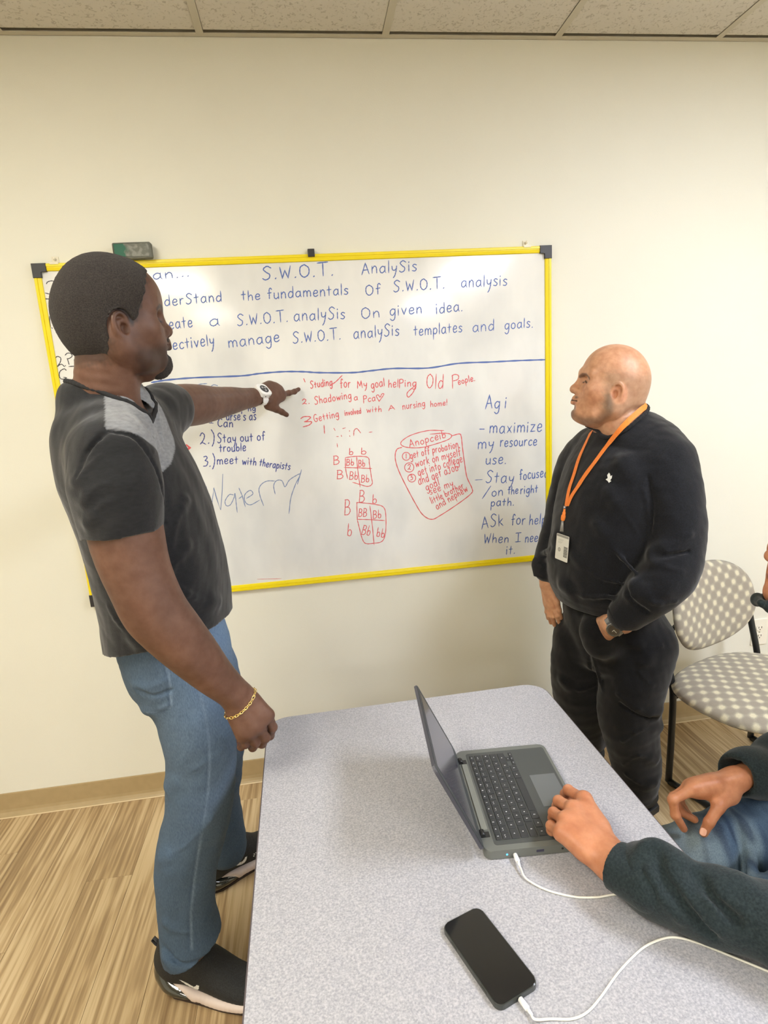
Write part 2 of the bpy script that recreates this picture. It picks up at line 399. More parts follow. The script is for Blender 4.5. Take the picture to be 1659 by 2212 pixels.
g('z', 3.4, 'l.3,4 3.2,4;l3.2,4 .3,0;l.3,0 3.4,.2')
g('A', 5, 'l.2,-.4 2.6,7;l2.6,7 4.8,0;l1,2.4 4.2,2.6')
g('B', 4.4, 'l.6,7 .4,0;s.2,7 2.6,7 3.8,5.6 2.8,4 .8,3.6;s.8,3.6 3.4,3.4 4.4,1.8 3,.2 .2,0')
g('C', 4.4, 's4.2,6 2.6,7 .6,4.6 .6,1.6 2.4,0 4.4,1')
g('G', 4.8, 's4,6.4 2.4,7 .6,5 .5,2 2,0 4,.6 4.3,3;l2.4,3 4.8,3')
g('I', 3, 'l.2,7 3.2,7;l1.7,7 1.6,0;l0,0 3,0')
g('J', 3.6, 'l.4,5 3.6,5;s2.4,5 2.4,1.4 1.2,0 0,1')
g('M', 5.4, 'l.2,0 1,7;l1,7 2.8,2;l2.8,2 4.6,7;l4.6,7 5.2,0')
g('O', 5, 's2.6,7 .6,5.6 .4,2 2.2,0 4.4,1.6 4.6,5 2.6,7')
g('P', 4.2, 'l.6,7 .4,-1;s.3,6.4 2,7.2 4,6.2 3.6,4 1,3.4')
g('S', 4.4, 's4.4,6.2 2.6,7.2 .8,5.8 2,4 3.6,2.6 3.2,.6 1.4,-.2 .2,.6')
g('T', 5, 'l0,7 5,7.2;l2.6,7 2.5,0')
g('W', 5.6, 'l.3,6.6 1.2,0;l1.2,0 2.6,4.6;l2.6,4.6 4,0;l4,0 5.4,7')
g('1', 1.4, 'l.8,6 .7,0'); g('2', 3.8, 's.4,4.8 1.8,6.4 3.3,5 2.4,2.4 .3,.3;s.3,.3 1.6,1 3.8,0')
g('3', 3.8, 's.4,6 2.4,6.4 3.2,5.2 1.5,3.6;s1.5,3.6 3.8,2.8 2.8,.4 .2,0')
g('.', 1, 'l.3,0 .6,.3'); g("'", 1, 'l.6,7 .4,5.6'); g('-', 3, 'l.3,2.6 2.8,2.6'); g('!', 1, 'l.7,7 .5,2;l.4,.2 .5,.4'); g('/', 3, 'l0,-.5 3,7')
g(')', 2, 's.2,7.6 1.8,4.6 1.4,.8 .2,-1.6')
INK = {'blue': mat('ink_blue', (82, 108, 176), .5), 'red': mat('ink_red', (218, 92, 98), .5), 'black': mat('ink_black', (66, 66, 72), .5),
       'pale': mat('ink_pale_blue', (120, 140, 180), .5), 'navy': mat('ink_navy', (66, 80, 150), .5), 'pred': mat('ink_pale_red', (206, 92, 96), .5)}
INKN = [0]
class Ink:
    """marker strokes as flat ink ribbons lying on the board"""
    def __init__(s): s.v = []; s.f = []; s.n = 0; INKN[0] += 1; s.y = SURF-.0002-.00001*(INKN[0] % 9)
    def line(s, P, wd=.0042, smooth=True):
        P = [np.array((p[0], p[-1])) for p in P]
        if smooth and len(P) > 2: P = catmull(P, 7)
        elif len(P) == 2: P = [P[0]+(P[1]-P[0])*k/5 for k in range(6)]
        n = len(P); b0 = len(s.v); s.n += 1; yy = s.y-.00003*(s.n % 14)
        for i, p in enumerate(P):
            t = P[min(i+1, n-1)]-P[max(i-1, 0)]; ln = np.linalg.norm(t)+1e-9; t /= ln; nn = np.array((-t[1], t[0]))
            if i == 0: p = p-t*wd*.4
            if i == n-1: p = p+t*wd*.4
            ww = wd*(.5 if i in (0, n-1) else 1)*(.42+.08*math.sin(i*1.7+b0))
            for sg in (1, -1):
                q = p+nn*ww*sg; s.v.append((q[0]-bc[0], yy-.000004*(i % 9)-bc[1], q[1]-bc[2]))
        for i in range(n-1):
            a = b0+2*i; s.f.append((a, a+1, a+3, a+2))
    def pxline(s, pts, wd=.0042, smooth=True): s.line([px(u, v, y=SURF) for u, v in pts], wd, smooth)
    def text(s, st, a, b, xh, wd=.0042, slant=.05):
        A = px(*a, y=SURF); B = px(*b, y=SURF)
        m = (np.array(a)+np.array(b))/2; hh = px(m[0], m[1]-xh, y=SURF)-px(m[0], m[1], y=SURF); hs = abs(hh[2])/4
        tot = 0
        for ch in st: tot += 3.2 if ch == ' ' else G[ch][0]+1.5
        tot -= 1.5; ex = (B-A)/tot; d = ex/np.linalg.norm(ex); up = V(-d[2], 0, d[0]); up = up+d*slant; x = 0; rr = random.Random(hash_(st))
        for ch in st:
            if ch == ' ': x += 3.2; continue
            wv, st_ = G[ch]; jy = rr.uniform(-.25, .25); js = rr.uniform(.94, 1.07)
            for kind, pts in st_:
                s.line([A+ex*(x+p[0])+up*hs*(p[1]*js+jy) for p in pts], wd, kind == 's')
            x += wv+1.5
    def build(s, colr, label):
        o = pydata('handwriting', s.v, s.f, INK[colr], wb); o['label'] = label; o['kind'] = 'stuff'; return o
def hash_(s): return sum((i+3)*ord(c) for i, c in enumerate(s))
def writ(colr, label, texts=(), lines=(), wd=.0042):
    for t in texts:
        k = Ink(); k.text(*t[:4], wd=t[4] if len(t) > 4 else wd); k.build(colr, '%s handwriting reading %s' % (CN[colr], t[0]))
    if lines:
        k = Ink()
        for l_ in lines: k.pxline(l_[0], l_[1] if len(l_) > 1 else wd, l_[2] if len(l_) > 2 else True)
        o = k.build(colr, label)
        if len(lines) > 1: o['kind'] = 'stuff'
CN = {'blue': 'blue', 'red': 'red', 'black': 'black', 'pale': 'pale blue', 'navy': 'dark blue', 'pred': 'pale red'}
def C(x0, y0, s, pts): return [(x0+p[0]*s, y0+p[1]*s) for p in pts]
def c3(*pts): return C(640, 800, .2411, pts)
def c4(*pts): return C(840, 900, .217, pts)
def c5(*pts): return C(360, 820, .1929, pts)
writ('blue', 'blue heading reading S.W.O.T. AnalySis', [('an...', (331, 604), (409, 597), 12), ('S.W.O.T.', (567, 605), (720, 594), 15, .0048), ('AnalySis', (781, 592), (900, 585), 14)])
writ('blue', 'blue line reading derStand the fundamentals of S.W.O.T. analysis', [('derStand', (356, 661), (479, 651), 13), ('the', (522, 649), (562, 647), 12), ('fundamentals', (578, 646), (752, 636), 13), ('Of', (790, 638), (822, 635), 13), ('S.W.O.T.', (850, 631), (960, 622), 13), ('analysis', (996, 621), (1095, 616), 14)])
writ('blue', 'blue line reading eate a S.W.O.T. analySis On given idea.', [('eate', (366, 711), (416, 706), 14), ('a', (453, 705), (474, 703), 14), ('S.W.O.T.', (513, 704), (622, 694), 13), ('analySis', (635, 693), (745, 688), 14), ('On', (781, 689), (820, 685), 13), ('given', (842, 682), (911, 677), 13), ('idea.', (942, 677), (999, 671), 13)])
writ('blue', 'blue line reading ectively manage S.W.O.T. analySis templates and goals.', [('ectively', (374, 755), (463, 746), 14), ('manage', (494, 751), (604, 738), 14), ('S.W.O.T.', (633, 742), (736, 732), 13), ('analySis', (764, 731), (862, 724), 14), ('templates', (894, 725), (998, 717), 13), ('and', (1021, 717), (1067, 713), 14), ('goals.', (1090, 711), (1151, 707), 12)])
writ('blue', 'long blue dividing line across the board', lines=[([(328, 826), (360, 821), (420, 816), (520, 812), (560, 807), (610, 803), (655, 803), (690, 805), (760, 805), (800, 801), (850, 796), (925, 795), (990, 785), (1060, 782), (1120, 779), (1178, 777)], .0068)])
writ('red', 'red line reading Studing/ for My goal helPing Old People.', [('Studing', (671, 839), (718, 832), 8.5), ('for', (735, 838), (757, 836), 11), ('My', (772, 839), (793, 836), 9), ('goal', (802, 839), (831, 834), 10), ('hel', (839, 837), (860, 836), 10), ('Ping', (862, 836), (899, 834), 9), ('Old', (921, 839), (957, 838), 17), ('P', (976, 836), (992, 834), 15), ('eople.', (990, 831), (1026, 822), 8)],
     [([(656, 818), (659, 825)],), ([(712, 834), (726, 824), (739, 811)],), ([(898, 834), (892, 848), (882, 858), (880, 848), (898, 832)],)], wd=.0038)
writ('red', 'red line reading 2. Shadowing a Pca with a heart', [('2.', (653, 874), (669, 872), 7), ('Shadowing', (680, 873), (759, 860), 9), ('a', (765, 865), (773, 864), 7), ('Pca', (785, 869), (811, 866), 8)],
     [([(819, 867), (813, 856), (817, 853), (821, 858), (825, 851), (829, 852), (819, 867)],)], wd=.0036)
writ('red', 'red line reading 3 Getting involved with A nursing home!', [('Getting', (679, 912), (732, 900), 8.5), ('involved', (745, 898), (780, 893), 7), ('with', (792, 891), (824, 889), 7), ('A', (839, 887), (853, 884), 6), ('nursing', (870, 885), (918, 877), 8), ('home!', (930, 879), (966, 875), 7)],
     [([(650, 904), (657, 900), (671, 901), (663, 909), (658, 911), (673, 911), (668, 918), (655, 922)], .0042)], wd=.0034)
writ('pred', 'leftover red specks and dashes of wiped writing', lines=[([(700, 919), (701, 936)],), ([(721, 925), (724, 930)], .003), ([(740, 926), (746, 924)], .003), ([(755, 930), (755, 932)], .003), ([(755, 941), (756, 943)], .003), ([(764, 941), (765, 930), (771, 926), (779, 935)], .0036), ([(797, 934), (804, 933)], .003), ([(728, 958), (729, 966)], .003), ([(727, 943), (731, 943)], .003), ([(737, 940), (738, 943)], .003), ([(556, 1251), (608, 1250)], .002)])
writ('red', 'red Punnett square of Bb entries, the upper one', [('b', *c3((472, 755), (508, 755)), 8), ('b', *c3((578, 750), (625, 750)), 8), ('B', *c3((332, 842), (384, 838)), 10), ('B', *c3((362, 970), (418, 968)), 10), ('Bb', *c3((448, 850), (514, 850)), 8), ('Bb', *c3((556, 862), (614, 860)), 8.5), ('Bb', *c3((474, 975), (548, 978)), 10), ('Bb', *c3((580, 1000), (650, 1000)), 9)],
     [(c3((440, 785), (442, 880), (460, 970)),), (c3((440, 782), (540, 770), (640, 780), (655, 840), (672, 950), (680, 1015), (640, 1040), (570, 1022), (505, 1003)),), (c3((540, 770), (552, 900), (572, 1045)),), (c3((430, 870), (560, 874), (675, 880)),)], wd=.0036)
writ('red', 'red Punnett square of BB, Bb and bb entries, the lower one', [('B', *c3((560, 1178), (608, 1178)), 14), ('b', *c3((680, 1190), (718, 1190)), 11), ('B', *c3((430, 1292), (482, 1290)), 18), ('b', *c3((456, 1480), (494, 1480)), 15), ('BB', *c3((556, 1310), (628, 1312)), 10), ('Bb', *c3((686, 1325), (758, 1322)), 10), ('Bb', *c3((582, 1465), (655, 1480)), 12), ('bb', *c3((716, 1490), (786, 1497)), 11)],
     [(c3((548, 1345), (543, 1200), (560, 1185), (700, 1200), (780, 1225), (802, 1300), (800, 1450), (770, 1530), (690, 1550), (620, 1550), (588, 1500), (562, 1400), (548, 1345)),), (c3((660, 1215), (682, 1400), (697, 1562)),), (c3((545, 1335), (660, 1338), (790, 1345)),)], wd=.0036)
writ('red', 'red outlined list reading get off probation, work on myself, get into college and get aJob', [('Anopceib', *c3((1015, 692), (1340, 602)), 9), ('get off probation', *c3((1022, 792), (1452, 690)), 9), ('work on myself', *c3((1072, 866), (1474, 762)), 10), ('get into college', *c3((1095, 946), (1490, 822)), 10), ('and get aJob', *c3((1100, 1025), (1452, 895)), 10), ('goal', *c3((1165, 1075), (1284, 1030)), 9), ('see my', *c3((1200, 1112), (1408, 1035)), 9), ('little brother', *c3((1215, 1197), (1502, 1055)), 8.5), ('and nephew', *c3((1262, 1248), (1540, 1080)), 8.5),
      ('1', *c3((975, 790), (993, 788)), 7), ('2', *c3((998, 892), (1025, 890)), 7), ('3', *c3((1022, 985), (1045, 980)), 7)],
     [(c3((945, 690), (900, 710), (886, 780), (910, 880), (975, 1020), (1060, 1180), (1130, 1290), (1210, 1335), (1290, 1300), (1450, 1195), (1565, 1105), (1575, 1060), (1530, 960), (1510, 850), (1490, 700), (1478, 595), (1460, 570), (1390, 588)), .0042),
      (c3((1320, 540), (1180, 540), (1030, 580), (945, 635), (945, 672), (1010, 692), (1130, 690), (1280, 650), (1370, 615), (1390, 580), (1335, 563), (1200, 572)), .0038)] +
     [([(c3((cx, cy))[0][0]+r*math.cos(a), c3((cx, cy))[0][1]+r*math.sin(a)) for a in np.linspace(0, 6.4, 12)],) for cx, cy, r in ((985, 770, 8.5), (1012, 870, 10), (1035, 965, 8.5))], wd=.0036)
writ('blue', 'blue note reading Agi', [('Ag', (1048, 882), (1079, 881), 15), ('i', (1090, 881), (1093, 881), 15)], wd=.0046)
writ('blue', 'blue note reading - maximize my resource use.', [('maximize', (1057, 936), (1170, 932), 15), ('my', (1032, 969), (1066, 967), 13), ('resource', (1080, 965), (1159, 962), 12), ('use.', (1049, 1003), (1093, 1001), 13)], [([(1036, 927), (1046, 927)],)], wd=.0045)
writ('blue', 'blue note reading - Stay focused /on the right path.', [('Stay', (1049, 1043), (1109, 1042), 14), ('focused', (1122, 1037), (1183, 1030), 12), ('on', (1062, 1072), (1086, 1070), 11), ('the', (1097, 1068), (1119, 1066), 10), ('right', (1124, 1067), (1161, 1064), 10), ('path.', (1060, 1094), (1110, 1091), 10)], [([(1026, 1037), (1042, 1036)], .003), ([(1042, 1077), (1060, 1050)],)], wd=.0044)
writ('blue', 'blue note reading ASk for help When I need it.', [('ASk', (1040, 1141), (1087, 1134), 14), ('for', (1104, 1134), (1134, 1132), 13), ('help', (1143, 1133), (1178, 1131), 12), ('When', (1045, 1173), (1098, 1171), 11), ('I', (1113, 1171), (1124, 1170), 11), ('need', (1134, 1171), (1171, 1170), 11), ('it.', (1093, 1197), (1112, 1196), 11)], wd=.0044)
writ('navy', 'dark blue list reading 2.) Stay out of trouble 3.) meet with therapists', [('ng', (536, 888), (552, 887), 6), ('urse\'s as', (489, 908), (553, 907), 11), ('Can', (470, 922), (503, 922), 10), ('2.)', (432, 960), (464, 958), 15), ('Stay out of', (470, 957), (572, 951), 11), ('trouble', (474, 976), (531, 974), 10), ('3.)', (439, 1007), (464, 1007), 14), ('meet', (469, 1003), (514, 1001), 10), ('with', (523, 1003), (553, 1005), 9), ('therapists', (560, 1006), (626, 1015), 9)],
     [([(452, 914), (461, 914)], .003), ([(457, 905), (457, 914)], .003)], wd=.0042)
writ('pale', 'pale blue word Water with a heart', lines=[(c5((445, 1200), (470, 1320), (505, 1415), (518, 1300), (527, 1210), (560, 1330), (605, 1460), (622, 1250), (628, 1060)), .004, False), (c5((745, 1290), (700, 1290), (655, 1360), (670, 1412), (715, 1400), (755, 1320), (765, 1275), (778, 1380), (790, 1485)),), (c5((810, 1215), (845, 1300), (880, 1422)),), (c5((810, 1332), (850, 1303)),), (c5((895, 1330), (965, 1280), (935, 1240), (875, 1290), (880, 1370), (940, 1402), (1040, 1350)),), (c5((1085, 1410), (1045, 1300), (1035, 1220), (1070, 1165), (1130, 1135), (1210, 1135)),), (c5((1215, 1280), (1198, 1190), (1230, 1132), (1290, 1132), (1325, 1200), (1370, 1130), (1440, 1080), (1495, 1062), (1440, 1180), (1390, 1330), (1370, 1500)),), (c5((1510, 1010), (1485, 1100), (1465, 1170)),)], wd=.0036)
writ('pale', 'pale blue loops of a hidden word above the arm', lines=[(c5((310, 78), (370, 52), (450, 44)),), (c5((500, 72), (530, 58), (570, 68)),)], wd=.0036)
writ('red', 'red marker block and hook beside the shirt', lines=[([(404, 962), (410, 967), (404, 972), (409, 969)], .011, False), (c5((160, 485), (150, 530), (135, 562), (118, 552), (128, 520)), .004)])
def c6(*pts): return C(40, 540, .1326, pts)
def c7(*pts): return C(60, 760, .1206, pts)
writ('black', 'black notes at the left edge reading 3 1. 2.Pr G', lines=[(c6((455, 550), (480, 518), (560, 505), (590, 560), (540, 610), (600, 650), (580, 710), (510, 718), (440, 702)),), (c6((415, 795), (560, 802)), .0045), ([(107, 684), (109, 709)],), ([(124, 713), (145, 711)],), ([(112, 708), (113, 709)],), (c7((485, 125), (530, 82), (590, 112), (580, 190), (525, 268)),), (c7((525, 268), (600, 222), (662, 268)),), (c7((672, 245), (678, 250)),), (c7((670, 60), (710, 25), (770, 28), (795, 75), (760, 110), (710, 130)),), (c7((708, 120), (725, 170), (740, 228)),), (c7((838, 190), (835, 140), (860, 108), (900, 100)),), (c7((738, 265), (920, 248)),), (c7((690, 330), (650, 305), (580, 350), (565, 430), (600, 485), (660, 485), (698, 468)),), (c7((640, 455), (698, 465)),), (c7((690, 523), (760, 532)),)], wd=.0036)
# ================================================================== ERASER on the top of the frame
ea = px(248, 562, y=-.018); e1 = px(334, 562, y=-.018)
ex0, ex1 = -.585, -.462
def eraser_mat():
    m = mat('eraser_label', (112, 114, 106), .7, noise=(60, (140, 142, 134), 3, .45, .6)); nt = m.node_tree; n = nt.nodes; l = nt.links; b = n['Principled BSDF']
    tc = n.new('ShaderNodeTexCoord'); sp = n.new('ShaderNodeSeparateXYZ'); l.new(tc.outputs['Object'], sp.inputs[0]); t = n.new('ShaderNodeTexNoise'); t.inputs['Scale'].default_value = 40; l.new(tc.outputs['Object'], t.inputs['Vector'])
    a = n.new('ShaderNodeMath'); a.operation = 'MULTIPLY_ADD'; a.inputs[1].default_value = .05; l.new(t.outputs['Fac'], a.inputs[0]); l.new(sp.outputs[0], a.inputs[2])
    r = n.new('ShaderNodeValToRGB'); r.color_ramp.elements[0].position = .0; r.color_ramp.elements[0].color = (1, 1, 1, 1); r.color_ramp.elements[1].position = .012; r.color_ramp.elements[1].color = (0, 0, 0, 1); l.new(a.outputs[0], r.inputs[0])
    mx = n.new('ShaderNodeMix'); mx.data_type = 'RGBA'; l.new(r.outputs[0], mx.inputs[0]); l.new(b.inputs['Base Color'].links[0].from_socket, mx.inputs[6]); mx.inputs[7].default_value = (*lin((52, 104, 86)), 1); l.new(mx.outputs[2], b.inputs['Base Color'])
    return m
er = empty('board_eraser', ((ex0+ex1)/2, -.028, BZ1)); setp(er, 'grey-green dry eraser block standing on top of the yellow board frame', 'eraser')
MB().box((-.0625, -.019, .0005), (.0625, .012, .052), .006, 3).build('felt_block', mat('eraser_felt', (96, 98, 90), .9, bump=(220, .5, .003), noise=(18, (120, 122, 114), 2, .4, .6)), er)
MB().box((-.0565, -.0198, .006), (.0565, -.0188, .047), .0015, 2).build('face_label', eraser_mat(), er)
# ================================================================== TABLE
TZ = .737
TA = math.radians(.66)
tcx, tdir = -.157, None
tw_, td_ = .7605, 1.55
tab = empty('table', (.2235, -.795-td_/2, 0), TA)
setp(tab, 'grey speckled rectangular table with dark edge and rounded corners', 'table')
def speck():
    m = bpy.data.materials.new('grey_laminate'); m.use_nodes = True; nt = m.node_tree; n = nt.nodes; l = nt.links; b = n['Principled BSDF']
    b.inputs['Roughness'].default_value = .42; b.inputs['Specular IOR Level'].default_value = .45
    tc = n.new('ShaderNodeTexCoord'); t = n.new('ShaderNodeTexNoise'); t.inputs['Scale'].default_value = 290; t.inputs['Detail'].default_value = 3; t.inputs['Roughness'].default_value = .7
    l.new(tc.outputs['Object'], t.inputs['Vector'])
    r = n.new('ShaderNodeValToRGB'); e = r.color_ramp.elements; e[0].position = .33; e[0].color = (*lin((148, 148, 155)), 1); e[1].position = .68; e[1].color = (*lin((192, 191, 194)), 1)
    k = e.new(.5); k.color = (*lin((170, 170, 175)), 1)
    l.new(t.outputs['Fac'], r.inputs[0]); l.new(r.outputs[0], b.inputs['Base Color'])
    return m
GL = speck()
edge = mat('edge_band', (92, 84, 86), .5)
o = MB().prism(rrect(tw_, td_, .055, 10), TZ-.0012, TZ).build('tabletop', GL, tab)
MB().prism(rrect(tw_+.005, td_+.005, .057, 10), TZ-.030, TZ-.0014, bev=.002).build('edge_band', edge, tab)
lm_ = mat('table_leg_metal', (60, 60, 62), .4, .6)
for sy in (-1, 1):
    lg = MB(); lg.box((-.24, sy*.56-.03, .01), (.24, sy*.56+.03, .035), .006).build('foot', lm_, tab)
    for sx in (-.1, .1): MB().tube([(sx, sy*.56, .035), (sx, sy*.56, TZ-.03)], .02, 16).build('leg', lm_, tab)
    for sx in (-.22, .22): MB().tube([(sx, sy*.56, 0), (sx, sy*.56, .012)], .016, 12).build('glide', mat('rubber', (30, 30, 30), .7), tab)
# ================================================================== LAPTOP
def solve_rect():
    a, b, c = px(985, 1630, z=TZ+.018), px(1172, 1611, z=TZ+.018), px(1045, 1832, z=TZ+.018)
    return a, b, c
lo_, hi_, nr_ = solve_rect()
ly = (lo_-nr_); ly[2] = 0; llen = np.linalg.norm(ly); ly /= llen
lx = np.array([ly[1], -ly[0], 0])
LW, LD = .300, .205           # along hinge, front-back
lc = (lo_+nr_)/2; lc[2] = TZ
lrot = math.atan2(lx[1], lx[0])
lap = empty('laptop', lc+V(0, 0, .0), lrot)   # local +x = towards the user, +y = away from camera
setp(lap, 'open dark grey laptop on the table with the cable plugged into its side', 'laptop')
gy = mat('laptop_grey', (106, 109, 104), .45); dg = mat('laptop_deck', (72, 75, 74), .5); kc = mat('key_black', (52, 54, 56), .5); wl = mat('legend_white', (236, 238, 240), .5)
base = MB().prism([(p[0]+LD/2, p[1]) for p in rrect(LD, LW, .014, 6)], .0015, .0185, bev=.0015).build('base', gy, lap)
MB().prism([(p[0]+.110, p[1]) for p in rrect(.178, LW-.026, .006, 5)], .0185, .0189).build('deck', dg, base)
MB().box((.005, -LW/2+.052, .0185), (.017, LW/2-.050, .0205), .001).build('hinge_cover', mat('hinge_cover', (138, 141, 132), .4), lap)
for s in (-1, 1):
    MB().tube([(0.004, s*(LW/2-.048), .020), (0.004, s*(LW/2-.034), .020)], .0058, 14).box((-.002, s*(LW/2-.048), .012), (.018, s*(LW/2-.034), .0195), .001).build('hinge', mat('hinge_dark', (34, 35, 36), .4), lap)
for px_, py_ in ((.02, .12), (.185, .12), (.02, -.12), (.185, -.12)):
    MB().tube([(px_, py_, 0), (px_, py_, .002)], .006, 10).build('rubber_foot', mat('rubber', (30, 30, 30), .7), lap)
# keys: rows run along the hinge, five full rows and a top row
kb = V(.028, 0, .0189)
rows = [(.0115, [1.0]*14), (.0165, [.9]+[1.0]*12+[1.25]), (.0165, [1.4]+[1.0]*12+[.85]), (.0165, [1.7]+[1.0]*11+[1.5]), (.0165, [2.1]+[1.0]*10+[2.0]), (.0165, [1.2, 1.2, 1.2, 5.4, 1.2, 1.2])]
xk = .026; span = LW-.046
keymesh = {}
for ri, (hgt, ws) in enumerate(rows):
    unit = (span-.0)/sum(ws) if ri != 5 else (span-.045)/sum(ws)
    y = -span/2
    for ki, wk in enumerate(ws):
        w0 = wk*unit; key = (round(hgt, 4), round(w0, 4))
        if key not in keymesh:
            o = MB().box((-hgt/2+.001, -w0/2+.001, 0), (hgt/2-.001, w0/2-.001, .0017), .0007, 1).build('key', kc, lap); keymesh[key] = o.data
        else:
            o = bpy.data.objects.new('key', keymesh[key]); COL.objects.link(o); o.parent = lap
        o.location = (xk+hgt/2, y+w0/2, .0189)
        if not (ri == 5 and ki == 3):
            q = (ri*31+ki*17) % 5
            lg = MB(); s_ = .0011
            if ri == 1: lg.box((-.0022, -.003, .00172), (-.0006, -.0016, .0018)).box((-.0022, .0012, .00172), (-.0006, .0028, .0018))
            elif q == 0: lg.box((-.0016, -.0006, .00172), (.0016, .0006, .0018))
            elif q == 1: lg.box((-.0014, -.0014, .00172), (-.0004, .0014, .0018)).box((-.0014, -.0005, .00172), (.0016, .0005, .0018))
            elif q == 2: lg.box((-.0015, -.0012, .00172), (.0015, -.0003, .0018)).box((-.0005, -.0012, .00172), (.0005, .0014, .0018))
            elif q == 3: lg.tube([(0, 0, .00172), (0, 0, .0018)], .0013, 8)
            else: lg.box((-.0015, -.0011, .00172), (-.0003, .0013, .0018)).box((.0006, -.0011, .00172), (.0015, .0013, .0018))
            lg.build('legend', wl, o)
        y += w0
    if ri == 5:
        for (dx, dy) in ((-.0042, 0), (.0042, 0), (.0042, -.0145), (.0042, .0145)):
            o = MB().box((-.0036, -.0066, 0), (.0036, .0066, .0017), .0006, 1).build('key', kc, lap); o.location = (xk+hgt/2+dx, span/2-.0225+dy, .0189)
            MB().box((-.001, -.0006, .00172), (.001, .0006, .0018)).build('legend', wl, o)
    xk += hgt+.0006
MB().box((.140, -.052, .0189), (.194, .044, .01925), .0002, 1).build('touchpad', mat('touchpad', (98, 102, 103), .3), lap)
# ports on the near side
nearY = -LW/2
MB().tube([(.040, nearY+.001, .009), (.040, nearY-.0004, .009)], .0017, 10).build('status_light', mat('led_blue', (40, 140, 255), .3, emit=((60, 160, 255), 4)), lap)
MB().box((.094, nearY-.0003, .0075), (.108, nearY+.002, .0125), .0003, 1).build('usb_port', mat('port_dark', (60, 58, 78), .4), lap)
MB().tube([(.142, nearY+.001, .010), (.142, nearY-.0003, .010)], .0022, 12).build('audio_port', mat('hinge_dark', (34, 35, 36), .4), lap)
# the lid
tl, tn = px(903, 1485, y=(lc+ly*(LW/2))[1]-.002), px(941, 1664, y=(lc-ly*(LW/2))[1])
LH = .196
top = ((tl+tn)/2-lc); tx = top@lx; tz = top[2]-.02
ang = math.atan2(-tx, tz)       # lean back from vertical
lidf = (V(.0, 0, .020), V(0, 1, 0), V(-math.sin(ang), 0, math.cos(ang)), V(math.cos(ang), 0, math.sin(ang)))
def sh(pts, dy): return [(p[0], p[1]+dy) for p in pts]
lid = MB().prism(sh(rrect(LW, LH, .012, 5), LH/2), -.006, .0, frame=lidf, bev=.0015).build('lid', mat('lid_grey', (70, 70, 78), .45), lap)
MB().prism(sh(rrect(LW-.004, LH-.004, .01, 4), LH/2), .0, .0008, frame=lidf).build('bezel', mat('bezel_dark', (64, 68, 70), .5), lid)
MB().prism(sh(rrect(LW-.040, LH-.038, .001, 2), LH/2+.006), .0008, .0011, frame=lidf).build('screen', mat('screen', (66, 64, 76), .16, spec=.8), lid)
# ================================================================== PHONE
pa, pb, pc = px(1045, 1967, z=TZ+.009), px(1145, 2112, z=TZ+.009), px(958, 2008, z=TZ+.009)
pl = px(1077, 2161, z=TZ+.009)
pd = ((pb-pa)+(pl-pc))/2; plen = .146; pd[2] = 0; pd /= np.linalg.norm(pd)
pcen = (pa+pb+pc+pl)/4; pcen[2] = TZ
ph = empty('smartphone', pcen, math.atan2(pd[1], pd[0])); setp(ph, 'black smartphone lying face up on the table, charging', 'phone')
PWD = .072
MB().prism(rrect(plen, PWD, .011, 6), .0, .0085, bev=.0018).build('case', mat('phone_case', (52, 55, 52), .3, coat=.3), ph)
MB().prism(rrect(plen-.003, PWD-.003, .010, 6), .0085, .0091, bev=.0003).build('screen', mat('phone_glass', (30, 30, 31), .10, spec=.6), ph)
MB().box((plen/2-.0003, -.004, .003), (plen/2+.0006, .004, .0055)).build('charging_port', mat('hinge_dark', (34, 35, 36), .4), ph)
for yy in (-.022, .016): MB().box((yy*2, -PWD/2-.0007, .003), (yy*2+.014, -PWD/2+.0004, .006), .0003, 1).build('side_button', mat('phone_case', (52, 55, 52), .3), ph)
# ================================================================== CABLES
cw = mat('cable_white', (236, 234, 222), .4)
def cable(lab, pts, plug_a, plug_dir):
    P = catmull(pts, 8); c = P[0]
    t = empty('charging_cable', (c[0], c[1], TZ)); setp(t, lab, 'cable', 'white charging cables')
    q = [p-np.array(t.location) for p in P]
    MB().tube(q, .0017, 10).build('cord', cw, t)
    d = plug_dir/np.linalg.norm(plug_dir); a = plug_a-np.array(t.location)
    MB().tube([a, a+d*.0012, a+d*.016, a+d*.0172], [.0022, .0040, .0040, .0030], 14).build('plug', mat('plug_white', (246, 246, 244), .3), t)
    MB().tube([a+d*.017, a+d*.026], [.0029, .0019], 10).build('strain_relief', mat('plug_white', (246, 246, 244), .3), t)
    return t
Rz = lambda a: np.array([[math.cos(a), -math.sin(a), 0], [math.sin(a), math.cos(a), 0], [0, 0, 1]])
pl0 = lc+Rz(lrot)@V(.054, nearY-.0005, .0088)
dd = Rz(lrot)@V(.06, -1, -.05)
zt = TZ+.0019
u1 = dd/np.linalg.norm(dd)
cable('white cable running from the laptop side under the dark sleeve', [pl0+u1*.022, pl0+u1*.032]+[px(u, v, z=TZ+dz) for u, v, dz in ((1138, 1899, .0035), (1182, 1923, .0019), (1240, 1937, .0019), (1289, 1938, .0019), (1347, 1932, .0019), (1440, 1950, .0019), (1560, 2000, .0019), (1700, 2075, .0019))], pl0, dd)
pp0 = pcen+Rz(math.atan2(pd[1], pd[0]))@V(plen/2+.0008, 0, .0048)
cable('white cable curving from the phone across the table edge', [pp0+pd*.022, pp0+pd*.032]+[px(u, v, z=TZ+dz) for u, v, dz in ((1191, 2201, .0019), (1235, 2201, .0019), (1269, 2186, .0019), (1299, 2152, .002), (1338, 2098, .0019), (1386, 2050, .0019), (1425, 2030, .0019), (1460, 2025, .0019), (1508, 2037, .0019), (1581, 2066, .0019), (1659, 2098, .0019), (1760, 2140, .0019))], pp0, pd)
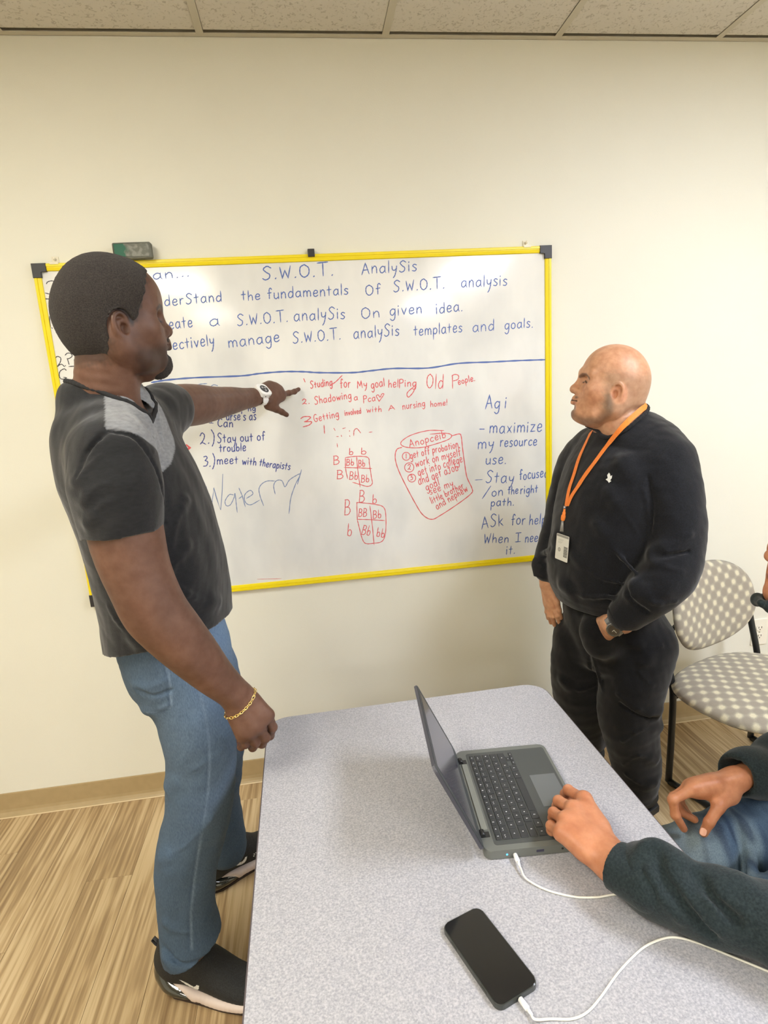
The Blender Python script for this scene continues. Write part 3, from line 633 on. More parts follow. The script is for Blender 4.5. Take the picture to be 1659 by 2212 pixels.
# ================================================================== CHAIRS
def dotfabric():
    m = bpy.data.materials.new('dotted_fabric'); m.use_nodes = True; nt = m.node_tree; n = nt.nodes; l = nt.links; b = n['Principled BSDF']
    b.inputs['Roughness'].default_value = .9; b.inputs['Sheen Weight'].default_value = .15
    uv = n.new('ShaderNodeUVMap'); uv.uv_map = 'UVMap'
    mp = n.new('ShaderNodeMapping'); mp.inputs['Rotation'].default_value = (0, 0, math.radians(0)); mp.inputs['Scale'].default_value = (1, 1, 1); l.new(uv.outputs[0], mp.inputs[0])
    sp = n.new('ShaderNodeSeparateXYZ'); l.new(mp.outputs[0], sp.inputs[0])
    def sinof(o, k):
        a = n.new('ShaderNodeMath'); a.operation = 'MULTIPLY'; a.inputs[1].default_value = k; l.new(o, a.inputs[0])
        s = n.new('ShaderNodeMath'); s.operation = 'SINE'; l.new(a.outputs[0], s.inputs[0]); return s.outputs[0]
    P = math.pi/.029
    s1, s2 = sinof(sp.outputs[0], P), sinof(sp.outputs[1], P)
    mu = n.new('ShaderNodeMath'); mu.operation = 'MULTIPLY'; l.new(s1, mu.inputs[0]); l.new(s2, mu.inputs[1])
    tc = n.new('ShaderNodeTexCoord'); t = n.new('ShaderNodeTexNoise'); t.inputs['Scale'].default_value = 220; t.inputs['Detail'].default_value = 2; l.new(tc.outputs['Object'], t.inputs['Vector'])
    ad = n.new('ShaderNodeMath'); ad.operation = 'MULTIPLY_ADD'; ad.inputs[1].default_value = .5; l.new(t.outputs['Fac'], ad.inputs[0]); l.new(mu.outputs[0], ad.inputs[2])
    r = n.new('ShaderNodeValToRGB'); e = r.color_ramp.elements; e[0].position = .0; e[0].color = (*lin((150, 142, 128)), 1); e[1].position = 1.0; e[1].color = (*lin((208, 201, 174)), 1)
    k = e.new(.45); k.color = (*lin((162, 154, 138)), 1); k = e.new(.9); k.color = (*lin((198, 190, 164)), 1)
    l.new(ad.outputs[0], r.inputs[0]); l.new(r.outputs[0], b.inputs['Base Color'])
    bp = n.new('ShaderNodeBump'); bp.inputs['Strength'].default_value = .3; bp.inputs['Distance'].default_value = .001; l.new(t.outputs['Fac'], bp.inputs['Height']); l.new(bp.outputs[0], b.inputs['Normal'])
    return m
DF = dotfabric(); FR = mat('chair_frame', (34, 36, 38), .35, .3, coat=.2); SHL = mat('seat_shell', (62, 58, 52), .6)
def pad(name, w_, h_, th, frame, crown, curve, parent, exps=(2.6, 2.6), asym=0.0, tub=0.0):
    """upholstered pad: superellipse outline w_ x h_, domed by crown, bent by curve"""
    o_, ex, ey, ez = frame; NR, NA = 14, 56; vs, fs, uvs = [], [], []
    def outline(a):
        c, s = math.cos(a), math.sin(a); e1, e2 = exps
        x = abs(c)**(2/e1)*math.copysign(1, c); y = abs(s)**(2/e2)*math.copysign(1, s)
        x *= (1+asym*y)
        return x*w_/2, y*h_/2
    def top(x, y, r): return crown*(1-r**3)+curve*(2*x/w_)**2+tub*(2*y/h_)**2
    for side in (1, -1):
        for i in range(NR+1):
            r = i/NR
            for k in range(NA):
                a = 2*math.pi*k/NA; X, Y = outline(a); X *= r; Y *= r
                ed = math.sqrt(max(0, 1-r**10))
                Z = curve*(2*X/w_)**2+tub*(2*Y/h_)**2+(crown*(1-r**4)*ed+th*.5*ed if side > 0 else -th*.5*ed)
                vs.append(o_+ex*X+ey*Y+ez*Z); uvs.append((X, Y))
    M_ = (NR+1)*NA
    for sidx in (0, 1):
        for i in range(NR):
            for k in range(NA):
                a, b = sidx*M_+i*NA+k, sidx*M_+i*NA+(k+1) % NA
                c, d = b+NA, a+NA
                f = (a, d, c, b) if sidx == 0 else (a, b, c, d)
                if i == 0: f = (f[0], f[1], f[2]) if sidx == 0 else (a, c, d)
                fs.append(f)
    ob = pydata(name, vs, fs, DF, parent, True)
    ul = ob.data.uv_layers.new(name='UVMap')
    for lp in ob.data.loops: ul.data[lp.index].uv = (uvs[lp.vertex_index][0]+.3, uvs[lp.vertex_index][1]+.3)
    bm = bmesh.new(); bm.from_mesh(ob.data); bmesh.ops.remove_doubles(bm, verts=bm.verts[:], dist=.0002); bmesh.ops.recalc_face_normals(bm, faces=bm.faces[:]); bm.to_mesh(ob.data); bm.free()
    return ob
def make_chair(loc, rz, lab):
    """local: sitter faces -y, x to the sitter's left ; seat centre at origin"""
    t = empty('side_chair', loc, rz); setp(t, lab, 'chair', 'patterned waiting-room chairs')
    sz = .455
    pad('seat', .60, .50, .045, (V(-.055, 0, sz-.035), V(1, 0, 0), V(0, 1, 0), V(0, 0, 1)), .022, .004, t, (2.5, 2.5), 0, .006)
    MB().prism([(p[0], p[1]) for p in rrect(.44, .38, .15, 6)], sz-.066, sz-.052, bev=.004).build('seat_shell', SHL, t)
    tl_ = math.radians(12); by = .165
    bo = V(-.065, by+.045, .695); ex, ez = V(1, 0, 0), V(0, -math.cos(tl_), math.sin(tl_)*1); ey = V(0, math.sin(tl_), math.cos(tl_))
    pad('backrest', .48, .325, .038, (bo, ex, ey, ez), .012, .040, t, (2.3, 2.4), -.06)
    hw = .265
    for s in (-1, 1):
        MB().tube(catmull([(s*hw, .243, .615), (s*hw, .238, .58), (s*hw, .224, .52), (s*hw, .200, .43), (s*hw, .192, .37), (s*hw, .192, .2), (s*hw, .196, .011)], 5), .0125, 14).build('rear_leg', FR, t)
        MB().tube([(s*hw, .2425, .612), (s*hw, .244, .619)], .0135, 12).build('leg_cap', mat('cap_grey', (120, 120, 116), .5), t)
        MB().tube(catmull([(s*hw, .192, .012), (s*hw, .0, .012), (s*hw, -.20, .012), (s*hw, -.228, .03), (s*hw, -.225, .2), (s*hw, -.215, .37), (s*(hw-.02), -.19, .388), (s*(hw-.10), -.18, .388)], 5), .0125, 14).build('front_leg', FR, t)
        MB().tube(catmull([(s*hw, .192, .395), (s*(hw-.004), .12, .39), (s*(hw-.06), .02, .388), (s*(hw-.10), -.18, .388)], 5), .011, 12).build('seat_rail', FR, t)
        MB().tube(catmull([(s*(hw), .238, .59), (s*(hw-.03), .246, .60), (s*(hw-.08), .236, .64)], 5), .0085, 10).build('back_bracket', FR, t)
    MB().tube([(-hw, .192, .372), (hw, .192, .372)], .0105, 12).build('stretcher', FR, t)
    MB().tube([(-(hw-.1), -.18, .388), (hw-.1, -.18, .388)], .0105, 12).build('stretcher', FR, t)
    return t
ch1 = make_chair((1.60, -.475, 0), math.radians(20), 'empty chair with dotted beige fabric and black tube frame against the wall')
ch2 = make_chair((1.33, -1.33, -.0), math.radians(-90), 'dotted fabric chair under the seated person beside the table')
# ================================================================== ORGANIC SURFACES
import openvdb
def rotm(ax, deg):
    return np.array(Matrix.Rotation(math.radians(deg), 3, ax))
def nrm(v): v = np.array(v, float); return v/np.linalg.norm(v)
class Field:
    """signed distance samples on a grid; shapes melt together over the distance k"""
    def __init__(s, lo, hi, h):
        s.lo = np.array(lo, float); s.h = h; s.n = np.ceil((np.array(hi)-s.lo)/h).astype(int)+1
        s.d = np.full(s.n, 1.0, np.float32)
    def like(s):
        o = Field(s.lo, s.lo+s.h, s.h); o.n = s.n; o.d = np.full(s.n, 1.0, np.float32); return o
    def sub(s, lo, hi, pad):
        a = np.clip(np.floor((np.minimum(lo, hi)-pad-s.lo)/s.h).astype(int), 0, s.n); b = np.clip(np.ceil((np.maximum(lo, hi)+pad-s.lo)/s.h).astype(int)+1, 0, s.n)
        if (b <= a).any(): return None
        sl = tuple(slice(a[i], b[i]) for i in range(3))
        g = [(s.lo[i]+s.h*np.arange(a[i], b[i])).astype(np.float32) for i in range(3)]
        return sl, g[0][:, None, None], g[1][None, :, None], g[2][None, None, :]
    def comb(s, sl, dn, k, op):
        o = s.d[sl]
        if op == 'add':
            hh = np.maximum(k-np.abs(o-dn), 0) if k > 0 else 0
            r = np.minimum(o, dn)-(hh*hh/(4*k) if k > 0 else 0)
        elif op == 'cut':
            dn = -dn; hh = np.maximum(k-np.abs(o-dn), 0) if k > 0 else 0
            r = np.maximum(o, dn)+(hh*hh/(4*k) if k > 0 else 0)
        elif op == 'and':
            r = np.maximum(o, dn)
        s.d[sl] = r
    def cone(s, a, b, ra, rb=None, k=.01, op='add', fl=None):
        """rounded cone a->b ; fl=(dir, scale) squeezes the section along dir"""
        a, b = np.array(a, float), np.array(b, float); rb = ra if rb is None else rb
        m = max(ra, rb); q = s.sub(np.minimum(a, b)-m, np.maximum(a, b)+m, k+3*s.h)
        if q is None: return s
        sl, X, Y, Z = q; ab = b-a; L2 = ab@ab+1e-12
        px_, py_, pz_ = X-a[0], Y-a[1], Z-a[2]
        t = np.clip((px_*ab[0]+py_*ab[1]+pz_*ab[2])/L2, 0, 1)
        dx, dy, dz = px_-t*ab[0], py_-t*ab[1], pz_-t*ab[2]
        if fl is not None:
            u, sc = nrm(fl[0]), fl[1]
            c = dx*u[0]+dy*u[1]+dz*u[2]; e = c/sc-c
            l0 = np.sqrt(dx*dx+dy*dy+dz*dz)+1e-9
            dx, dy, dz = dx+e*u[0], dy+e*u[1], dz+e*u[2]
            r = ra+(rb-ra)*t; l1 = np.sqrt(dx*dx+dy*dy+dz*dz)+1e-9
            d = (l1-r)*np.minimum(l0/l1, 1) if sc < 1 else (l1-r)*(l0/l1)
        else:
            d = np.sqrt(dx*dx+dy*dy+dz*dz)-(ra+(rb-ra)*t)
        s.comb(sl, d.astype(np.float32), k, op); return s
    def chain(s, pts, r, k=.01, op='add', fl=None, ci=None):
        ci = k if ci is None else ci
        for i in range(len(pts)-1):
            s.cone(pts[i], pts[i+1], r[i] if hasattr(r, '__len__') else r, r[i+1] if hasattr(r, '__len__') else r, k if i == 0 else ci, op, fl)
        return s
    def ell(s, c, r, M=None, k=.01, op='add'):
        c, r = np.array(c, float), np.array(r, float)
        M = np.eye(3) if M is None else np.array(M)       # columns = local axes
        ext = np.sqrt(((M*r)**2).sum(1)); q = s.sub(c-ext, c+ext, k+3*s.h)
        if q is None: return s
        sl, X, Y, Z = q; X, Y, Z = X-c[0], Y-c[1], Z-c[2]
        k0 = 0; k1 = 0
        for i in range(3):
            v = X*M[0, i]+Y*M[1, i]+Z*M[2, i]; k0 = k0+(v/r[i])**2; k1 = k1+(v/r[i]**2)**2
        k0 = np.sqrt(k0); k1 = np.sqrt(k1)+1e-9
        s.comb(sl, (k0*(k0-1)/k1).astype(np.float32), k, op); return s
    def loft(s, secs, k=.02, op='add', n=5, e=2.0, ci=.004):
        """secs: (center, r_side, r_front, side_dir, front_dir)"""
        C_ = catmull([q[0] for q in secs], n); A = catmull([[q[1], q[2]] for q in secs], n)
        S = catmull([nrm(q[3]) for q in secs], n); Fd = catmull([nrm(q[4]) for q in secs], n)
        for i in range(len(C_)-1):
            a, b = C_[i], C_[i+1]; ax = b-a; L = np.linalg.norm(ax)
            if L < 1e-6: continue
            w_ = ax/L; sd = nrm(S[i]-w_*(S[i]@w_)); fd = np.cross(w_, sd)
            if fd@Fd[i] < 0: fd = -fd
            m = max(A[i].max(), A[i+1].max())
            q = s.sub(np.minimum(a, b)-m, np.maximum(a, b)+m, (k if i == 0 else k)+3*s.h)
            if q is None: continue
            sl, X, Y, Z = q; X, Y, Z = X-a[0], Y-a[1], Z-a[2]
            lw = X*w_[0]+Y*w_[1]+Z*w_[2]; t = np.clip(lw/L, 0, 1); lw = lw-t*L
            ls = X*sd[0]+Y*sd[1]+Z*sd[2]; lf = X*fd[0]+Y*fd[1]+Z*fd[2]
            rs = A[i][0]+(A[i+1][0]-A[i][0])*t; rf = A[i][1]+(A[i+1][1]-A[i][1])*t; rw = np.minimum(rs, rf)*.5
            if e == 2.0:
                k0 = np.sqrt((ls/rs)**2+(lf/rf)**2+(lw/rw)**2); k1 = np.sqrt((ls/rs**2)**2+(lf/rf**2)**2+(lw/rw**2)**2)+1e-9
            else:
                k0 = ((np.abs(ls)/rs)**e+(np.abs(lf)/rf)**e+(np.abs(lw)/rw)**e)**(1/e)
                k1 = np.sqrt((ls/rs**2)**2+(lf/rf**2)**2+(lw/rw**2)**2)+1e-9
            s.comb(sl, (k0*(k0-1)/k1).astype(np.float32), k if i == 0 else max(ci, min(k, .006)), op)
        return s
    def half(s, p, n_, op='and', k=0):
        """keep the side of the plane away from n_"""
        n_ = nrm(n_); X, Y, Z = [(s.lo[i]+s.h*np.arange(s.n[i])).astype(np.float32) for i in range(3)]
        d = (X[:, None, None]-p[0])*n_[0]+(Y[None, :, None]-p[1])*n_[1]+(Z[None, None, :]-p[2])*n_[2]
        s.comb((slice(None),)*3, d, k, op); return s
    def halfbox(s, p, n_, lo, hi):
        n_ = nrm(n_); sl, X, Y, Z = s.sub(lo, hi, 0); s.comb(sl, ((X-p[0])*n_[0]+(Y-p[1])*n_[1]+(Z-p[2])*n_[2]).astype(np.float32), 0, 'and'); return s
    def wrinkle(s, amp, sc, seed=0, stretch=(1, 1, 1), lo=None, hi=None, ridged=False):
        q = s.sub(s.lo if lo is None else lo, s.lo+s.h*s.n if hi is None else hi, 0)
        sl, X, Y, Z = q; rs = np.random.RandomState(seed); X, Y, Z = X*stretch[0], Y*stretch[1], Z*stretch[2]
        w_ = 0; tot = 0
        for o in range(5):
            D = rs.randn(3); D /= np.linalg.norm(D); f = sc*(1.0+.45*o); a = 1/(1+.35*o)
            E = rs.randn(3)*.6
            w_ = w_+a*np.sin(f*(X*D[0]+Y*D[1]+Z*D[2])+1.3*np.sin(f*.6*(X*E[0]+Y*E[1]+Z*E[2])+rs.rand()*6)+rs.rand()*6); tot += a
        w_ = w_/tot
        if ridged: w_ = 1-2*np.abs(w_)
        s.d[sl] += (amp*w_).astype(np.float32)*(np.abs(s.d[sl]) < .05); return s
    def fade_edge(s): pass
    def at(s, P):
        q = (np.atleast_2d(P)-s.lo)/s.h; i = np.clip(np.floor(q).astype(int), 0, s.n-2); f = q-i; r = 0
        for dx in (0, 1):
            for dy in (0, 1):
                for dz in (0, 1):
                    wt = (f[:, 0] if dx else 1-f[:, 0])*(f[:, 1] if dy else 1-f[:, 1])*(f[:, 2] if dz else 1-f[:, 2])
                    r = r+wt*s.d[i[:, 0]+dx, i[:, 1]+dy, i[:, 2]+dz]
        return r
    def grad(s, p):
        e = s.h*1.5; P = np.array([p+V(*v)*e for v in ((1, 0, 0), (-1, 0, 0), (0, 1, 0), (0, -1, 0), (0, 0, 1), (0, 0, -1))]); g_ = s.at(P)
        return nrm(V(g_[0]-g_[1], g_[2]-g_[3], g_[4]-g_[5]))
    def project(s, p, it=8, off=0.0):
        """move p onto the surface"""
        p = np.array(p, float)
        for _ in range(it):
            d = s.at(p)[0]-off; g_ = s.grad(p); p = p-g_*d*.9
        return p
    def hit(s, u, v, t0=.6, t1=3.0):
        """first surface point seen along a sight line"""
        T_ = np.arange(t0, t1, s.h*.8); d = MC.T @ np.array([(u-829.5)/FPX, (v-1106)/FPX, 1.0]); P = CAM+T_[:, None]*d
        ins = ((P > s.lo+s.h) & (P < s.lo+s.h*(s.n-2))).all(1); v_ = np.full(len(T_), 1.0); v_[ins] = s.at(P[ins])
        i = np.argmax(v_ < 0)
        if not (v_ < 0).any(): return None
        return P[i]
    def verts(s, iso=0.0):
        m = 4*s.h; g_ = openvdb.FloatGrid(m); g_.copyFromArray(np.clip(s.d, -m, m).astype(np.float32), tolerance=0.0)
        p, q = g_.convertToQuads(isovalue=iso); return np.array(p)*s.h+s.lo, np.array(q)
    def mesh(s, name, m=None, parent=None, color=None, iso=0.0, origin=None, keep=None, flip=True):
        p, q = s.verts(iso); o0 = V(0, 0, 0) if origin is None else np.array(origin, float)
        return mesh_np(name, p, q, m, parent, color, o0, flip)
def mesh_np(name, p, q, m, parent, color=None, o0=V(0, 0, 0), flip=True):
    me = bpy.data.meshes.new(name); nq = len(q); qq = q[:, ::-1] if flip else q
    me.vertices.add(len(p)); me.vertices.foreach_set('co', (p-o0).astype(np.float32).ravel())
    me.loops.add(nq*4); me.loops.foreach_set('vertex_index', qq.astype(np.int32).ravel())
    me.polygons.add(nq); me.polygons.foreach_set('loop_start', np.arange(0, nq*4, 4, dtype=np.int32))
    me.update(calc_edges=True); me.validate()
    if color is not None:
        c = color(p); ca = me.color_attributes.new('tint', 'FLOAT_COLOR', 'POINT')
        rgba = np.ones((len(p), 4), np.float32); rgba[:, :3] = c; ca.data.foreach_set('color', rgba.ravel())
    return link(name, me, m, parent, True)
def blob(p, c, r, M=None):
    """1 at c fading to 0 at radii r"""
    d = p-np.array(c); d = d if M is None else d @ M
    return np.clip(1-np.sqrt(((d/np.array(r))**2).sum(1)), 0, 1)
def sstep(x, a, b): t = np.clip((x-a)/(b-a), 0, 1); return t*t*(3-2*t)
def mixc(c, col_, w_): return c*(1-w_[:, None])+np.array(lin(col_))*w_[:, None]
def vnoise(p, f, seed=0):
    rs = np.random.RandomState(seed); r = 0
    for o in range(6):
        D = rs.randn(3); D *= f*(1+.5*o)/np.linalg.norm(D); E = rs.randn(3)*f*.7
        r = r+np.sin(p @ D+rs.rand()*6+1.5*np.sin(p @ E+rs.rand()*6))
    return r/6
def near_run(q):
    """all points found, and none of them jumps to another surface"""
    return all(x is not None for x in q) and all(np.linalg.norm(q[i+1]-q[i]) < .13 for i in range(len(q)-1))
# ------------------------------------------------------------------ head
class Head:
    """local frame: x forward, y to the person's left, z up; origin between the ears at eye level"""
    def __init__(s, c, fwd, up, sc=1.0, **kw):
        s.c = np.array(c, float); f = nrm(fwd); u = np.array(up, float); u = nrm(u-f*(u@f)); s.M = np.array([f, np.cross(u, f), u]).T; s.s = sc; s.kw = kw
    def w(s, x, y, z):
        k = s.kw; fx, lw = k.get('fx', 1), k.get('low', 1)
        z2 = (z*lw if z < 0 else z)+k.get('fz', 0)*min(max(x/.08, 0), 1)
        x2 = (x*fx if x > 0 else x)-k.get('chin', 0)*min(max((-z-.03)/.07, 0), 1)*min(max(x/.05, 0), 1)
        return s.c+s.M @ (V(x2, y, z2)*s.s)
    def loc(s, p):
        q = ((p-s.c) @ s.M)/s.s; k = s.kw; fx, lw = k.get('fx', 1), k.get('low', 1)
        x = np.where(q[:, 0] > 0, q[:, 0]/fx, q[:, 0]); z = q[:, 2]-k.get('fz', 0)*np.clip(x/.08, 0, 1); z = np.where(z < 0, z/lw, z)
        x = x+k.get('chin', 0)*np.clip((-z-.03)/.07, 0, 1)*np.clip(x/.05, 0, 1)
        return np.stack([x, q[:, 1], z], 1)
    def carve(s, F, neck=True):
        S, M, w_ = s.s, s.M, s.w; kw = s.kw; R3 = lambda *r: np.array(r)*S
        E = lambda c, r, k=.02, op='add', ang=None: F.ell(w_(*c), R3(*r), M if ang is None else M @ ang, k*S, op)
        K = lambda a, b, ra, rb, k=.012, op='add', fl=None: F.cone(w_(*a), w_(*b), ra*S, rb*S, k*S, op, fl)
        jw = kw.get('jaw', 1.0); bh = kw.get('back', 0.0)
        E((-.018-bh*.5, 0, .040), (.100+bh*.5, .078, .086+kw.get('crown', 0)), 0)
        E((-.047-bh, 0, .030), (.066, .070, .064), .03)
        E((-.030, 0, -.012), (.064, .066, .055), .03)
        E((.030+kw.get('fore', 0), 0, .058), (.062, .066, .062), .03)                        # forehead
        E((.030, 0, -.030), (.058, .060*jw, .072), .025)                   # mid face
        for sy in (1, -1):
            K((-.004, sy*.060*jw, -.052), (.030, sy*.046*jw, -.088), .018, kw.get('jr', .018), .03)        # jaw angle
            K((.030, sy*.044*jw, -.088), (.066, sy*.015, -.104), kw.get('jr', .019), kw.get('jr', .019), .025)
            K((-.010, sy*.062, -.012), (-.004, sy*.060*jw, -.052), .018, .018, .03)
            E((.048, sy*.043, -.014), (.026, .021, .018), .035)            # cheekbone
            K((.075+kw.get('brow', 0), sy*.010, .029), (.063, sy*.048, .029), .012, .010, .016)  # brow
        E((.076, 0, -.101), (.018, .022, .017), .02)                       # chin
        E((.070, 0, -.062), (.024, .033, .030), .022)                      # muzzle
        for sy in (1, -1):
            E((.092, sy*.031, .008), (.020, .0175, .013), .014, 'cut')     # sockets
            E((.0655, sy*.031, .006), (.0165, .0165, .0145), .004)         # lids
            K((.0800, sy*.018, .0015), (.0775, sy*.044, .0025), .0016, .0014, .002, 'cut')   # lid slit
            K((.082, sy*.046, .010), (.0790, sy*.020, .013), .002, .002, .003, 'cut')        # lid fold
        nl = kw.get('nose', 0.0)
        K((.083, 0, .022), (.101+nl, 0, -.017), .0085, .0105, .012)        # nose bridge
        E((.104+nl, 0, -.023), (.0125, .0125, .0115), .010)                # tip
        for sy in (1, -1):
            E((.091+nl*.6, sy*.0145, -.028), (.0125, .0085, .0085), .008)  # wings
            E((.098+nl*.7, sy*.0075, -.0365), (.006, .0034, .004), .002, 'cut')
        K((.092, 0, -.036), (.089, 0, -.047), .004, .005, .008)            # philtrum ridge
        lp = kw.get('lips', 1.0); lx = kw.get('lipx', 0.0)
        E((.082+lx*.8, 0, -.059), (.012, .022, .012), .006)
        for sy in (1, -1):
            K((.0905+lx, sy*.003, -.0525), (.077+lx*.4, sy*.023, -.0575), .0062*lp, .0030, .006)      # upper lip
            K((.0895+lx, sy*.002, -.0655), (.0765+lx*.4, sy*.021, -.0600), .0078*lp, .0030, .006)     # lower lip
        F.chain([w_(.083+lx*.5, -.026, -.0588), w_(.094+lx, -.013, -.0584), w_(.0985+lx, 0, -.0588), w_(.094+lx, .013, -.0584), w_(.083+lx*.5, .026, -.0588)], .0013*S, .0015*S, 'cut')
        E((.086+lx, 0, -.0588), (.0085, .012, .006), .001)
        E((.094+lx*.3, 0, -.081), (.009, .016, .005), .012, 'cut')               # under the lip
        for sy in (1, -1):                                                 # ears
            ea = rotm('Z', sy*-24) @ rotm('X', sy*4)
            q = lambda x, y, z: (ea @ V(x, sy*y, z))+V(-.010, sy*.070, -.004)
            F.ell(w_(*q(0, .006, 0)), R3(.017, .006, .029), M @ ea, .006*S)
            pts = [(.011, .009, -.006), (.013, .011, .008), (.009, .0135, .022), (-.002, .0145, .030), (-.014, .0145, .024), (-.018, .0145, .010), (-.015, .013, -.006), (-.008, .011, -.019), (.002, .009, -.026)]
            F.chain([w_(*q(*a)) for a in catmull(pts, 3)], .0042*S, .003*S)
            F.ell(w_(*q(.003, .008, -.026)), R3(.0085, .0048, .010), M @ ea, .005*S)         # lobe
            F.ell(w_(*q(.002, .014, -.002)), R3(.009, .011, .013), M @ ea, .003*S, 'cut')    # bowl
            F.ell(w_(*q(-.003, .015, .018)), R3(.007, .005, .008), M @ ea, .004*S, 'cut')
            F.chain([w_(*q(-.009, .010, -.010)), w_(*q(-.011, .011, .004)), w_(*q(-.006, .011, .014)), w_(*q(.004, .010, .018))], .0032*S, .004*S)   # antihelix
            F.ell(w_(*q(.012, .009, -.004)), R3(.004, .004, .006), M @ ea, .004*S)           # tragus
def dist_poly(p, pts, w_):
    d = np.full(len(p), 9.0)
    for i in range(len(pts)-1):
        a, b = pts[i], pts[i+1]; ab = b-a; t = np.clip(((p-a) @ ab)/(ab @ ab), 0, 1); d = np.minimum(d, np.linalg.norm(p-a-t[:, None]*ab, axis=1))
    return np.clip(1-d/w_, 0, 1)
def facemask(q, kind, dz=0.0):
    """brow or lash line as seen from the front, for both eyes"""
    r = 0; f = V(0, 1, 1)
    for sy in (1, -1):
        L_ = {'brow': ([(.010, .024), (.024, .031), (.040, .031), (.052, .024)], .0062), 'lash': ([(.017, .002), (.024, .0055), (.034, .0055), (.044, .001)], .0048)}[kind]
        r = np.maximum(r, dist_poly(q*f, [V(0, sy*a, b+dz-(a-.02)*dz*-4) for a, b in L_[0]], L_[1]))
    return r*sstep(q[:, 0], .03, .05)
# ------------------------------------------------------------------ hand from explicit joints
def hand(F, wrist, knuckles, fingers, thumb, fr=.0088, k=.006, palmr=.0125, wr=.026, arm=None, dorsal=None, wf=.72):
    """knuckles: 4 points index..little ; fingers: lists of joints after the knuckle ; thumb: base, joint, joint, tip"""
    W_ = np.array(wrist, float)
    kn = [np.array(q, float) for q in knuckles]; side = nrm(kn[0]-kn[3]); dl = nrm(np.mean(kn, 0)-W_)
    dn = np.cross(side, dl) if dorsal is None else nrm(dorsal)
    for i, q in enumerate(kn):
        b = W_+side*(.016-.0105*i)+dl*.004
        F.cone(b, q, wr*.60, palmr*(1.0-.06*i)*fr/.0088, .016)
        if i: F.cone((kn[i]+kn[i-1])/2-dl*.012, (kn[i]+kn[i-1])/2-dl*.05, palmr*.95*fr/.0088, palmr*fr/.0088, .014)
    mul = [1.0, 1.04, .98, .86]
    for i, fg in enumerate(fingers):
        P = [kn[i]]+[np.array(q, float) for q in fg]; r0 = fr*mul[i]; n = len(P)
        R_l = [r0*1.18, r0*1.02, r0*.94, r0*.80][:n] if n <= 4 else None
        F.chain(P, R_l, k, ci=.004)
        for j in P[1:-1]: F.ell(j, (r0*1.04,)*3, None, .004)
    T_ = [np.array(q, float) for q in thumb]
    F.chain(T_, [fr*1.75, fr*1.30, fr*1.10, fr*.92][:len(T_)], .012, ci=.005)
    if arm is not None:
        F.chain([W_]+[np.array(q[0], float) for q in arm], [wr]+[q[1] for q in arm], .02, ci=.02, fl=(dn, wf))
def nail(parent, p, nrm_, dirn, w_=.006, l_=.0075, m=None):
    z = nrm(nrm_); x = nrm(np.array(dirn)-z*(np.array(dirn)@z)); y = np.cross(z, x); vs = []; fs = []
    nu, nv = 6, 6
    for i in range(nu+1):
        for j in range(nv+1):
            a = -1+2*i/nu; b = -1+2*j/nv; xx = a*l_*math.sqrt(max(0, 1-.35*b*b)); yy = b*w_*math.sqrt(max(0, 1-.35*a*a))
            vs.append(p+x*xx+y*yy+z*(-.28*(yy/w_)**2*w_*.9))
    for i in range(nu):
        for j in range(nv): a = i*(nv+1)+j; fs.append((a, a+1, a+nv+2, a+nv+1))
    return vs, fs
# ================================================================== PEOPLE : shared materials
def skinmat(name, rough=.5, sss=.12):
    return mat(name, (255, 255, 255), rough, noise=(55, (232, 222, 216), 3, .35, .7), bump=(420, .18, .0012), attr='tint', sss=sss, spec=.4)
def P(u, v, y): return px(u, v, y=y)
class Part:
    """collects surface pieces of one continuous body"""
    def __init__(s): s.p = []; s.q = []; s.c = []; s.n = 0
    def add(s, F, color, cut=None):
        p, q = F.verts(); s.p.append(p); s.q.append(q+s.n); s.c.append(color(p)); s.n += len(p)
    def build(s, name, m, origin=(0, 0, 0)):
        c = np.vstack(s.c); return mesh_np(name, np.vstack(s.p), np.vstack(s.q), m, None, lambda p: c, np.array(origin, float))
def child(o, par):
    o.parent = par; o.matrix_parent_inverse = Matrix.Identity(4); o.location = -Vector(par.location); return o
def cmesh(F, name, m, par, color=None, iso=0.0):
    o = F.mesh(name, m, None, color, iso); child(o, par); return o
Z3 = V(0, 0, 1)
TF, TS = V(math.cos(-.14), math.sin(-.14), 0), V(-math.sin(-.14), math.cos(-.14), 0)
